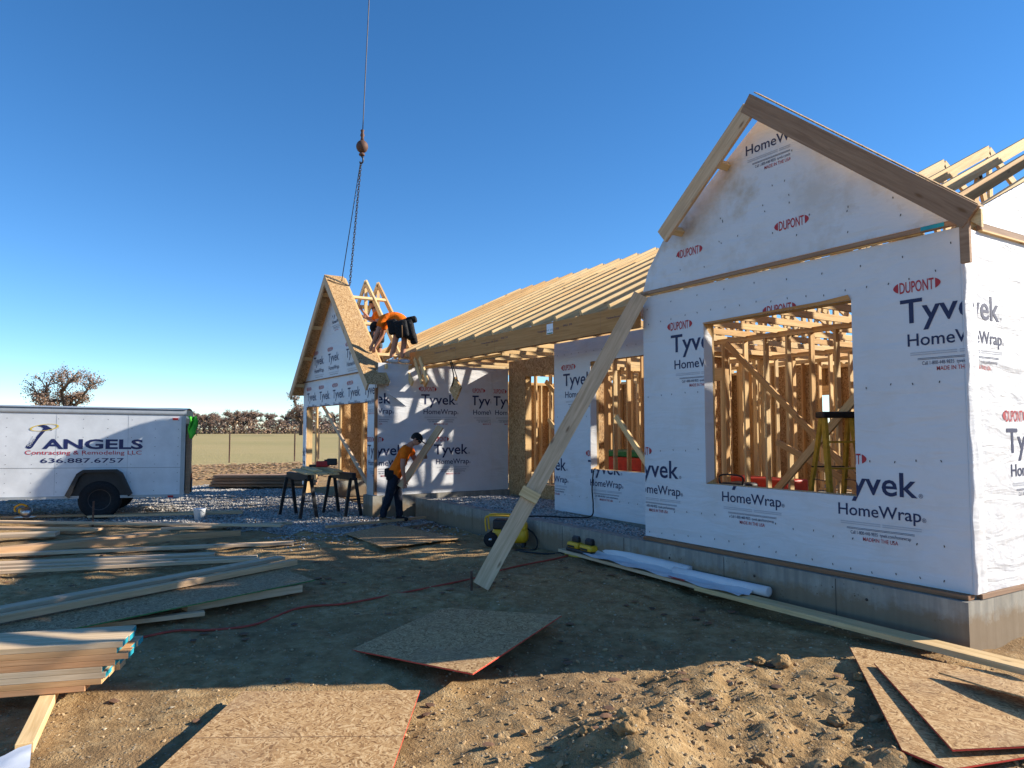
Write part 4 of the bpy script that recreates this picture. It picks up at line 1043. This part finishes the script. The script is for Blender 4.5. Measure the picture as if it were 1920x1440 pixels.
# ---- circular saw, bucket, stake by the trailer
def saw():
    t = empty('circular_saw', (-16.42, -.50, .05), None, R(75)); tag(t, 'yellow circular saw resting on the far boards beside the trailer', 'saw'); LOCAL[0] = True
    q = Matrix.Rotation(math.pi/2, 4, 'X')
    lathe('blade_guard', [(.002, -.02), (.10, -.02), (.10, .02), (.002, .02)], 'steel', t, 24, Matrix.Translation((.05, -.03, .10)) @ q)
    lathe('blade', [(.002, -.003), (.088, -.003), (.088, .003), (.002, .003)], 'steel', t, 28, Matrix.Translation((.05, -.055, .085)) @ q)
    o = boxes('motor', [((-.10, -.02, .07), (.06, .14, .17))], 'yellow', t); bevel(o, .03, 3)
    tube('handle', [(-.14, .02, .10), (-.16, .02, .18), (-.06, .02, .24), (.05, .02, .20)], .018, 'yellow', t)
    boxes('shoe', [((-.15, -.09, 0), (.18, .10, .006))], 'steel', t); LOCAL[0] = False
saw()
bk = empty('bucket', (-14.9, 2.32, -.02)); tag(bk, 'small white bucket on the gravel under the trailer\'s rear corner', 'bucket')
LOCAL[0] = True; lathe('pail', [(.09, 0), (.115, .20), (.125, .21), (.12, .215), (.105, .20), (.08, .02)], 'white', bk, 20); tube('bail', [(-.12, 0, .2), (-.09, .06, .14), (0, .1, .11), (.09, .06, .14), (.12, 0, .2)], .004, 'steel', bk); LOCAL[0] = False
o = boxes('survey_stake', [((-14.93, .55, -.1), (-14.90, .58, .42))], 'rust'); tag(o, 'thin dark stake standing among the boards in front of the trailer wheel', 'stake')
for i in range(4): lumber((-22.6+.1*i, 3.9, .08+.09*i), (-21.2+.1*i, 6.4, .08+.09*i), .9-.1*i, .07, ('lowest', 'second', 'third', 'uppermost')[i]+' panel of the low pile beyond the sawhorses, coloured dark for shade', 'fascia', 'pallet_panel')  # dark brown carries the shade this lumber pile lies in
# ---- enclosed trailer
def trailer():
    a = Vector((-15.60, 2.12, 0)); d = Vector((-.20, -.98, 0)).normalized(); ang = math.atan2(d.y, d.x)
    t = empty('cargo_trailer', a, None, ang); tag(t, 'white enclosed cargo trailer with contractor lettering and a big black wheel', 'trailer'); LOCAL[0] = True
    # local x: from rear to hitch, local y: -  = side away / + = towards camera ; camera side is y=+
    L, Wd, z0, z1 = 6.0, 2.0, .42, 1.96; nose = .010
    sg = 1
    def sh(x, z): return z+x*.012
    def quadbox(n, x0, x1, y0, y1, za, zb, m, par=t):
        v = [(x0, y0, sh(x0, za)), (x1, y0, sh(x1, za)), (x1, y1, sh(x1, za)), (x0, y1, sh(x0, za)), (x0, y0, sh(x0, zb)), (x1, y0, sh(x1, zb)), (x1, y1, sh(x1, zb)), (x0, y1, sh(x0, zb))]
        return mesh(n, v, BF, m, par)
    body = quadbox('body', .0, L, -Wd, 0, z0, z1, 'white')
    # rounded roof with aluminium cove trim
    v, f = [], []; n = 8
    for x in (-.02, L+.02):
        for i in range(n+1):
            y = .012-(Wd+.024)*i/n; v.append((x, y, sh(x, z1+.115+.05*math.sin(math.pi*i/n))))
    for i in range(n): f.append((i, i+1, n+2+i, n+1+i))
    mesh('roof', v, f, 'trim', t, True)
    prof = [(.004, z1), (.014, z1+.01), (.012, z1+.06), (-.03, z1+.115)]
    v = [(x, y, sh(x, z)) for x in (-.02, L+.02) for y, z in prof]; f = [(i, i+1, 5+i, 4+i) for i in range(3)]
    mesh('roof_trim', v, f, 'trim', t, True)
    mesh('roof_end_cap', [(-.02, .012, z1), (-.02, .012, z1+.06), (-.02, -.03, z1+.115), (-.02, -Wd, z1+.115), (-.02, -Wd, z1)], [(0, 1, 2, 3, 4)], 'black', t)
    for za, zb in ((z0-.05, z0+.0),): quadbox('bottom_rail', 0, L, -.06, .008, za, zb, 'trim')
    quadbox('panel_seam', .0, L, -.01, .0025, .94, .945, 'greycloth')
    for x in (.06, 1.0, 2.2, 3.4, 4.6): quadbox('panel_seam', x, x+.004, -.01, .002, z0+.02, z1-.01, 'trim')
    v, f = [], []
    for x in [.12+.41*i for i in range(14)]:
        for j in range(9):
            z = .50+.17*j; k = len(v)
            for q in range(6): b = 6.283*q/6; v.append((x+.007*math.cos(b)+rnd.uniform(-.002, .002), .003, sh(x, z)+.007*math.sin(b)))
            f.append(tuple(range(k, k+6)))
    o = mesh('rivets', v, f, 'greycloth', t); o['kind'] = 'stuff'
    quadbox('corner_post', -.008, .07, -.05, .006, z0-.05, z1, 'trim')
    # wheel and fender
    wx = 1.45; q = Matrix.Translation((wx, -.075, .36)) @ Matrix.Rotation(-math.pi/2, 4, 'X')
    wh = lathe('wheel', [(.19, -.10), (.33, -.10), (.365, -.07), (.372, 0), (.365, .07), (.33, .10), (.20, .105), (.19, .09)], 'rubber', t, 32, q)
    lathe('rim', [(.01, .06), (.06, .075), (.075, .05), (.16, .045), (.185, .095), (.20, .10), (.205, .09), (.19, .03)], 'dark_steel', wh, 24)
    for k in range(5): b = 2*math.pi*k/5; lathe('lug_nut', [(.002, .05), (.014, .05), (.012, .075), (.002, .076)], 'steel', wh, 6, Matrix.Translation((.105*math.cos(b), .105*math.sin(b), 0)))
    fp = [(-.56, .46), (-.38, .86), (-.28, .93), (.28, .93), (.38, .86), (.56, .46)]; v, f = [], []
    for x, z in fp:
        for y in (0.004, .11): v.append((wx+x, y, z))
        v.append((wx+x*.88, .11, z-.05)); v.append((wx+x*.88, .004, z-.05))
    for i in range(5):
        for j in range(4): f.append((i*4+j, i*4+(j+1) % 4, i*4+4+(j+1) % 4, i*4+4+j))
    mesh('fender', v, f, 'black', t)
    mesh('wheel_well', [(wx+x_*.9, .0045, max(z_-.03, .37)) for x_, z_ in fp], [tuple(range(6))], 'black', t)
    for x, z in ((.13, 1.87), (.18, .36)):
        o = quadbox('marker_light', x, x+.1, 0, .02, z, z+.04, 'red')
    # open rear with ramp and stored panels
    quadbox('rear_opening', -.004, 0, -Wd+.06, -.06, z0+.05, z1-.05, 'black')
    quadbox('rear_ramp', -.10, -.02, -.55, -.06, z0, 1.80, 'fascia')
    for k, m in enumerate(('pine', 'redpaint', 'teal')): quadbox('ramp_edge', -.11-.012*k, -.10-.012*k, -.50+.06*k, -.44+.06*k, z0, .9-.1*k, m)
    tube('hitch', [(L, -Wd/2, .45), (L+1.2, -Wd/2, .5)], .05, 'black', t)
    quadbox('axle', wx-.05, wx+.05, -Wd+.1, -.15, .32, .40, 'black')
    w2 = lathe('wheel', [(.19, -.10), (.33, -.10), (.365, -.07), (.372, 0), (.365, .07), (.33, .10), (.19, .09)], 'rubber', t, 24, Matrix.Translation((wx, -Wd+.13, .36)) @ Matrix.Rotation(math.pi/2, 4, 'X'))
    # lettering: runs from hitch side (left) to rear (right): mirrored local x
    pl = lambda s_, z, d: (3.04-s_, .004-d, sh(3.04-s_, z-.09))
    def pr(n, geo, m, d=0): printed(n, geo, pl, (-9, 9, -9, 9), m, body, d)
    pr('lettering', text_flat('ANGELS', .62, 1.395, 1.68, .175, .03), 'navy')
    pr('lettering', text_flat('Contracting & Remodeling LLC', .35, 1.285, 1.93, .075, .006), 'dred')
    pr('lettering', text_flat('636.887.6757', .60, 1.13, 1.38, .085, .012), 'navy')
    # hammer emblem with halo
    hm = [(.36, 1.42), (.40, 1.39), (.44, 1.39), (.47, 1.43), (.56, 1.62), (.66, 1.79), (.71, 1.83), (.76, 1.80), (.78, 1.84), (.74, 1.87), (.68, 1.92), (.58, 1.935), (.545, 1.90), (.60, 1.885), (.63, 1.85), (.50, 1.62), (.37, 1.46)]
    hm = [(x_+.0, 1.39+(z_-1.39)*.82) for x_, z_ in hm]
    pr('emblem', (hm, [tuple(range(len(hm)))]), 'navy')
    v, f = [], []
    for i in range(29):
        b = 2*math.pi*i/28
        for r_ in (1, .86): v.append((.645+.235*r_*math.cos(b), 1.785+.062*r_*math.sin(b)+.03*math.cos(b)))
    for i in range(28): f.append((2*i, 2*i+1, 2*i+3, 2*i+2))
    pr('emblem', (v, f), 'gold', -.002)
    vv, ff_ = text_flat('THREE', 0, 0, .2, .05, .01); c_, s__ = math.cos(1.1), math.sin(1.1)
    pr('emblem', ([(.425+x_*c_-z_*s__, 1.415+x_*s__+z_*c_) for x_, z_ in vv], ff_), 'white', -.003)
    LOCAL[0] = False
    # green garment over the rear corner
    v, f = [], []
    for i in range(7):
        for j in range(6):
            v.append((-15.44+.05*math.sin(i*1.3+j)+.10*(j/5), 2.15+.024*i+.015*math.sin(j*1.4), 1.93-.075*j*(1+.15*math.sin(i*1.1))+.02*math.cos(i)))
    for i in range(6):
        for j in range(5): k = i*6+j; f.append((k, k+6, k+7, k+1))
    o = mesh('green_garment', v, f, 'hivis', None, True); sm = o.modifiers.new('solid', 'SOLIDIFY'); sm.thickness = .03
    tag(o, 'bright green garment hanging at the rear corner of the trailer', 'garment')
trailer()
# ---- crane line
cr = empty('crane_line', (-15.40, 5.61, 7.8)); tag(cr, 'crane cable with iron ball and chains let down to the far gable', 'crane line')
tube('cable', [(-15.37, 5.61, 8.45), (-15.145, 5.637, 11.4), (-14.6, 5.70, 18.5)], .011, 'dark_steel', cr)
ball('headache_ball', (-15.402, 5.612, 8.067), (.135, .135, .145), 'rust', cr, 20)
lathe('swivel', [(.02, 0), (.045, .02), (.03, .09), (.05, .13), (.03, .2), (.045, .25), (.02, .27)], 'rust', cr, 12, Matrix.Translation((-15.39, 5.61, 8.19)))
lathe('collar', [(.06, 0), (.07, .03), (.03, .08)], 'rust', cr, 12, Matrix.Translation((-15.405, 5.61, 7.86)))
tube('hook', [(-15.41, 5.61, 7.93), (-15.41, 5.61, 7.84), (-15.36, 5.62, 7.79), (-15.37, 5.62, 7.71), (-15.43, 5.60, 7.69), (-15.47, 5.59, 7.73)], .02, 'dark_steel', cr)
def chain(a, b, n, name):
    a, b = Vector(a), Vector(b); d = (b-a)/n; v, f = [], []
    for i in range(n):
        c = a+d*(i+.5); u = d.normalized(); s_ = u.cross(Vector((0, 1, 0) if i % 2 else (1, 0, 0))).normalized()
        pts = [c+u*d.length*.62*math.cos(t)+s_*.022*math.sin(t) for t in [k*math.pi/4 for k in range(8)]]
        nn = u.cross(s_)
        for k in range(8):
            m_ = len(v); p, q = pts[k], pts[(k+1) % 8]; o_ = (p-c).normalized()*.008
            v += [p-o_-nn*.007, p+o_-nn*.007, p+o_+nn*.007, p-o_+nn*.007, q-o_-nn*.007, q+o_-nn*.007, q+o_+nn*.007, q-o_+nn*.007]
            f += [tuple(x_+m_ for x_ in g_) for g_ in ((0, 1, 5, 4), (1, 2, 6, 5), (2, 3, 7, 6), (3, 0, 4, 7))]
    return mesh(name, v, f, 'dark_steel', cr)
tube('sling_cable', [(-15.44, 5.59, 7.70), (-15.80, 5.316, 5.03)], .010, 'dark_steel', cr)
chain((-15.43, 5.60, 7.70), (-15.70, 5.47, 4.93), 46, 'sling_chain')
tube('sling_cable', [(-15.80, 5.0, 5.03), (-15.70, 5.2, 4.95), (-15.68, 5.46, 4.92)], .009, 'dark_steel', cr)
# ---- things inside the house
def ladder():
    t = empty('step_ladder', (-4.95, 7.35, .42), None, R(60)); tag(t, 'worn yellow step ladder standing just inside the large window opening', 'ladder'); LOCAL[0] = True
    h = 1.42
    for s_ in (-1, 1):
        board('front_rail', (s_*.24, -.36, 0), (s_*.15, -.02, h), .09, .035, 'ladder', t, up=(1, 0, 0)); board('rear_rail', (s_*.22, .42, 0), (s_*.15, .04, h), .07, .03, 'ladder', t, up=(1, 0, 0))
    for k in range(1, 5):
        q = k/5; board('step', (-.24+.09*q, -.36+.34*q, h*q), (.24-.09*q, -.36+.34*q, h*q), .09, .02, 'ladder', t)
        if k % 2: board('rear_brace', (-.21, .42-.38*q, h*q), (.21, .42-.38*q, h*q), .03, .015, 'dark_steel', t)
    o = boxes('top_cap', [((-.2, -.1, h-.02), (.2, .1, h+.05))], 'black', t); bevel(o, .015)
    for s_ in (-1, 1): board('spreader', (s_*.19, -.2, h*.5), (s_*.18, .22, h*.5), .02, .008, 'dark_steel', t)
    LOCAL[0] = False
ladder()
bn = empty('lumber_bundle', (-9.6, 10.7, .42)); tag(bn, 'red wrapped lumber bundle with green top inside the house', 'bundle')
o = boxes('red_wrap', [((-13.1, 10.2, .42), (-10.2, 11.2, 1.10))], 'wrapred', bn); bevel(o, .03)
o = boxes('green_cover', [((-13.12, 10.18, 1.105), (-10.18, 11.22, 1.22))], 'green', bn); bevel(o, .02)
o = bevel(boxes('tool_chest', [((-9.3, 10.3, .42), (-7.9, 10.9, .84))], 'wrapred'), .03); tag(o, 'low red chest on the floor seen between the studs of the large opening', 'chest')
gn = empty('generator', (-7.5, 8.7, .42)); tag(gn, 'black portable generator glimpsed low through the large window opening', 'generator')
o = boxes('body', [((-7.7, 8.5, .47), (-7.3, 8.9, .90))], 'black', gn); bevel(o, .04, 3)
tube('handle', [(-7.7, 8.52, .85), (-7.7, 8.52, 1.0), (-7.3, 8.52, 1.0), (-7.3, 8.52, .85)], .014, 'black', gn); boxes('foot', [((-7.68, 8.52, .42), (-7.62, 8.88, .47)), ((-7.38, 8.52, .42), (-7.32, 8.88, .47))], 'rubber', gn)

# ================================================================== PEOPLE
rt = Vector((math.sin(AZ), math.cos(AZ), 0)); fwv = Vector((-math.cos(AZ), math.sin(AZ), 0))
def person(loc, label, fr=None):
    t = empty('person', loc, None, math.atan2(rt.y, rt.x)); tag(t, label, 'person'); return t
# local axes of a person: x = picture right, y = away from the camera, z = up
def hand(w, d, side, curl, s_=1.):
    """palm and five fingers from wrist w along d; side = thumb direction; returns chains"""
    w, d, side = Vector(w), Vector(d).normalized(), Vector(side).normalized(); n = d.cross(side); ch = []
    palm = w+d*.06*s_; ch.append([(w, .026), (palm, (.034, .022))])
    for i, L in enumerate((.070, .080, .076, .060)):
        b = palm+d*.03*s_+side*(.027-.018*i)*s_
        m_ = b+(d*.8+n*curl*.6)*L*.5*s_; e = m_+(d*(1-curl)+n*curl)*L*.5*s_
        ch.append([(palm, (.034, .022)), (b, .011), (m_, .0095), (e, .008)])
    tb = w+d*.03*s_+side*.032*s_; ch.append([(w, .026), (tb, .014), (tb+(d*.6+side*.5+n*curl*.5)*.035*s_, .011), (tb+(d*1.2+side*.4+n*curl)*.05*s_, .009)])
    return ch
def head_parts(t, c, look, upv, hair=True, cap=False, glasses=False):
    c, look, upv = Vector(c), Vector(look).normalized(), Vector(upv).normalized(); sd_ = look.cross(upv).normalized(); upv = sd_.cross(look)
    rot = Matrix((( look.x, sd_.x, upv.x, 0), (look.y, sd_.y, upv.y, 0), (look.z, sd_.z, upv.z, 0), (0, 0, 0, 1)))
    for s_ in (-1, 1):
        ball('ear', c+sd_*s_*.078-look*.01, (.02, .01, .032), 'skin', t, 10, None, rot)
        ball('eye', c+look*.088+sd_*s_*.032+upv*.005, (.012, .014, .009), 'paper' if not glasses else 'black', t, 8, None, rot)
    if hair: ball('hair', c-look*.018+upv*.018, (.104, .086, .112), 'hair', t, 16, (-.25, 1), rot @ Matrix.Rotation(-.35, 4, 'Y'))
    if cap:
        cp = ball('cap', c-look*.005+upv*.03, (.108, .09, .10), 'blackcloth', t, 18, (0, 1), rot)
        v = []
        for k in range(9):
            a = -1.2+2.4*k/8; v.append(c+look*(.07*math.cos(a)+.01)+sd_*.085*math.sin(a)+upv*.035); v.append(c+look*(.10+.10*math.cos(a))+sd_*.085*math.sin(a)+upv*(.02+.012*math.cos(a)))
        o = mesh('cap_brim', v, [(2*k, 2*k+1, 2*k+3, 2*k+2) for k in range(8)], 'greycloth', t, True); sm = o.modifiers.new('s', 'SOLIDIFY'); sm.thickness = .006
    if glasses:
        v = []
        for k in range(9):
            a = -1.1+2.2*k/8
            for dz in (-.016, .016): v.append(c+look*(.025+.078*math.cos(a))+sd_*.082*math.sin(a)+upv*(.008+dz))
        mesh('sunglasses', v, [(2*k, 2*k+1, 2*k+3, 2*k+2) for k in range(8)], 'black', t, True)
def headchain(neck, c, look, upv):
    neck, c, look, upv = Vector(neck), Vector(c), Vector(look).normalized(), Vector(upv).normalized()
    return [[(neck, .06), (c-upv*.085-look*.01, .058), (c-upv*.03+look*.012, (.072, .080)), (c+upv*.04, (.080, .088)), (c+upv*.085-look*.01, .05)],
            [(c-upv*.03+look*.012, (.072, .080)), (c-upv*.02+look*.095, .013)], [(c-upv*.03+look*.012, (.072, .080)), (c-upv*.085+look*.055, .030)]]
def pouch(t, c, r, m='blackcloth', rot=0):
    o = mesh('tool_pouch', boxv((-r[0], -r[1], -r[2]), (r[0], r[1], r[2])), BF, m, t); o.matrix_basis = Matrix.Translation(c) @ Matrix.Rotation(rot, 4, 'Y')
    s_ = o.modifiers.new('bevel', 'BEVEL'); s_.width = min(r)*.55; s_.segments = 3; o.data.polygons.foreach_set('use_smooth', [True]*6); return o
def V3(*a): return Vector(a)
LOCAL[0] = True
# --- worker 1, stooping with a plank
t1 = person((-12.52, 5.2, .0), 'stooping worker in orange shirt, dark jeans and black cap holding a plank')
fL, fR = V3(-.13, -.07, .07), V3(.14, .10, .07); hip = V3(.05, 0, .90); che = V3(.25, 0, 1.25); neck = V3(.36, 0, 1.42); hc = V3(.46, -.01, 1.50)
look = V3(.80, -.15, -.55); upv = V3(.55, 0, .85)
sN, sF = V3(.26, -.20, 1.32), V3(.30, .19, 1.33); eN, eF = V3(.245, -.26, 1.02), V3(.42, .20, 1.10); wN, wF = V3(.27, -.20, .77), V3(.545, .06, 1.16)
kN, kF = V3(-.01, -.11, .50), V3(.11, .11, .50); hN, hF = V3(.05, -.10, .86), V3(.06, .10, .86)
body = [[(hip, .10), (V3(.14, 0, 1.06), .105), (che, .13), (neck, .06)], *headchain(neck, hc, look, upv),
        [(che, .13), (sN, .062), (eN, .046), (wN, .030)], [(che, .13), (sF, .062), (eF, .046), (wF, .030)],
        [(hip, .12), (hN, .09), (kN, .062), (fL+V3(0, 0, .05), .042)], [(hip, .12), (hF, .09), (kF, .062), (fR+V3(0, 0, .05), .042)],
        *hand(wN, V3(.12, .1, -1), V3(1, .2, 0), .5), *hand(wF, V3(.7, -.3, .2), V3(-.2, 0, 1), .5)]
skin('body', body, 'skin', t1)
skin('shirt', [[(V3(.04, 0, .78), (.17, .15)), (V3(.08, 0, .92), (.172, .15)), (V3(.15, 0, 1.07), (.150, .135)), (che+V3(0, 0, .01), (.165, .145)), (V3(.33, 0, 1.375), .085)],
               [(che+V3(0, 0, .01), (.165, .145)), (sN+V3(0, 0, .005), .085), (sN.lerp(eN, .62), .072)], [(che+V3(0, 0, .01), (.165, .145)), (sF+V3(0, 0, .005), .085), (sF.lerp(eF, .62), .072)]], 'orange', t1)
skin('jeans', [[(V3(.06, 0, .93), (.148, .13)), (hip-V3(0, 0, .05), (.145, .14)), (hN-V3(0, 0, .08), .108), (kN, .086), (fL+V3(-.0, 0, .10), .068), (fL+V3(0, 0, .0), .072)], [(hip-V3(0, 0, .05), (.145, .14)), (hF-V3(0, 0, .08), .108), (kF, .086), (fR+V3(0, 0, .10), .068), (fR+V3(0, 0, .0), .072)]], 'denim', t1)
for q, m in ((fL, 'boot'), (fR, 'blackcloth')): skin('boot', [[(q+V3(-.04, 0, .04), .058), (q+V3(-.03, 0, -.015), .052), (q+V3(.07, -.02, -.02), .048), (q+V3(.17, -.04, -.03), .038)]], m, t1)
head_parts(t1, hc, look, upv, True, True, True)
pouch(t1, V3(.0, -.13, .86), (.07, .05, .09)); pouch(t1, V3(-.07, .0, .90), (.05, .07, .08))
LOCAL[0] = False
pa, pb = wm(t1) @ V3(.19, -.13, .64), wm(t1) @ V3(.89, .10, 1.74)
o = board('held_plank', pa, pb, .14, .038, 'pine_grey', None, up=wm(t1).to_3x3() @ V3(-.5, -1, .3)); bevel(o, .003); tag(o, 'grey plank held upright at a slant by the stooping worker', 'board')
LOCAL[0] = True
# --- worker 2, bent double on the wall top
t2 = person((-13.42, 5.66, 3.005), 'worker in orange shirt and black tool belt bending over on top of the porch wall')
fL, fR = V3(-.10, 0, .06), V3(.12, .05, .06); hip = V3(.10, 0, .80); mid = V3(-.03, .0, .95); che = V3(-.22, .03, .93); neck = V3(-.38, .05, .84); hc = V3(-.43, .08, .72)
look = V3(-.35, .3, -.9); upv = V3(-.75, 0, -.5)
sN, sF = V3(-.27, -.14, .84), V3(-.27, .20, .85); eN, eF = V3(-.36, -.17, .58), V3(-.34, .25, .58); wN, wF = V3(-.46, -.12, .36), V3(-.46, .2, .36)
hN, hF = V3(.06, -.09, .77), V3(.13, .10, .77); kN, kF = V3(-.02, -.06, .43), V3(.14, .07, .43)
body = [[(hip, .12), (mid, .125), (che, .13), (neck, .06)], *headchain(neck, hc, look, upv), [(che, .13), (sN, .062), (eN, .046), (wN, .03)], [(che, .13), (sF, .062), (eF, .046), (wF, .03)],
        [(hip, .12), (hN, .09), (kN, .060), (V3(-.06, -.02, .26), .056), (fL+V3(-.02, 0, .04), .038)], [(hip, .12), (hF, .09), (kF, .060), (V3(.12, .06, .26), .056), (fR+V3(-.02, 0, .04), .038)],
        *hand(wN, V3(-.3, .1, -1), V3(-1, .2, 0), .4), *hand(wF, V3(-.3, 0, -1), V3(-1, -.2, 0), .4)]
skin('body', body, 'skin', t2)
skin('shirt', [[(V3(.14, 0, .74), (.15, .14)), (V3(.09, 0, .86), (.16, .145)), (mid, (.155, .15)), (che, (.16, .15)), (V3(-.34, .04, .865), .085)], [(che, (.16, .15)), (sN, .085), (sN.lerp(eN, .6), .074)], [(che, (.16, .15)), (sF, .085), (sF.lerp(eF, .6), .074)]], 'orange', t2)
skin('shorts', [[(hip+V3(-.01, 0, .04), (.15, .14)), (hip-V3(0, 0, .04), (.15, .15)), (hN-V3(0, 0, .10), .115), (kN+V3(.0, 0, .07), .10)], [(hip-V3(0, 0, .04), (.15, .15)), (hF-V3(0, 0, .10), .115), (kF+V3(0, 0, .07), .10)]], 'blackcloth', t2)
for q in (fL, fR): skin('shoe', [[(q+V3(-.05, 0, .02), .05), (q+V3(-.04, 0, -.02), .045), (q+V3(.06, -.03, -.02), .042), (q+V3(.15, -.06, -.025), .034)]], 'shoe', t2)
head_parts(t2, hc, look, upv, True, True)
for c, r in ((V3(-.05, -.17, .70), (.10, .07, .15)), (V3(.12, -.18, .66), (.13, .08, .17)), (V3(.27, -.05, .66), (.09, .12, .20)), (V3(.33, .02, .50), (.07, .08, .12)), (V3(.30, -.04, .86), (.10, .10, .06))): pouch(t2, c, r, rot=-.2)
tube('hammer', [V3(.14, -.27, .72), V3(.15, -.27, .48)], .012, 'boot', t2)
# --- worker 3, behind the far gable trusses
t3 = person((-15.57, 6.02, 2.95), 'dark-haired worker in orange shirt standing behind the far gable trusses')
hip = V3(.03, 0, .92); che = V3(.08, 0, 1.25); neck = V3(-.01, 0, 1.46); hc = V3(-.04, 0, 1.60); look = V3(-.9, -.2, -.3); upv = V3(-.2, 0, 1)
sN, sF = V3(.10, -.17, 1.34), V3(.05, .17, 1.34); eN, eF = V3(.10, -.28, 1.10), V3(-.16, .24, 1.28); wN, wF = V3(-.13, -.25, 1.22), V3(-.3, .1, 1.45); fL, fR = V3(-.08, -.1, .07), V3(.12, .1, .07)
body = [[(hip, .12), (V3(.06, 0, 1.08), .12), (che, .13), (neck, .06)], *headchain(neck, hc, look, upv), [(che, .13), (sN, .062), (eN, .046), (wN, .03)], [(che, .13), (sF, .062), (eF, .046), (wF, .03)],
        [(hip, .12), (V3(.0, -.1, .86), .09), (V3(-.05, -.1, .48), .062), (fL+V3(0, 0, .04), .04)], [(hip, .12), (V3(.06, .1, .86), .09), (V3(.1, .1, .48), .062), (fR+V3(0, 0, .04), .04)],
        *hand(wN, V3(-1, 0, .5), V3(0, .1, 1), .5), *hand(wF, V3(-.7, 0, .8), V3(0, -.1, 1), .5)]
skin('body', body, 'skin', t3)
skin('shirt', [[(V3(.03, 0, .86), (.15, .14)), (V3(.04, 0, .95), (.148, .138)), (V3(.06, 0, 1.1), (.145, .135)), (che, (.155, .15)), (V3(.01, 0, 1.41), .085)], [(che, (.155, .15)), (sN, .085), (sN.lerp(eN, .7), .072)], [(che, (.155, .15)), (sF, .085), (sF.lerp(eF, .6), .072)]], 'orange', t3)
skin('shorts', [[(hip+V3(0, 0, .03), (.145, .14)), (hip-V3(0, 0, .06), (.145, .15)), (V3(.0, -.1, .78), .115), (V3(-.04, -.1, .55), .10)], [(hip-V3(0, 0, .06), (.145, .15)), (V3(.06, .1, .78), .115), (V3(.09, .1, .55), .10)]], 'greycloth', t3)
for q in (fL, fR): skin('shoe', [[(q+V3(.04, 0, .02), .05), (q+V3(.03, 0, -.02), .045), (q+V3(-.06, -.03, -.02), .042), (q+V3(-.15, -.04, -.025), .034)]], 'boot', t3)
head_parts(t3, hc, look, upv, True, False)
pouch(t3, V3(-.08, -.12, .84), (.09, .06, .10)); pouch(t3, V3(.16, -.08, .82), (.08, .08, .13))
LOCAL[0] = False
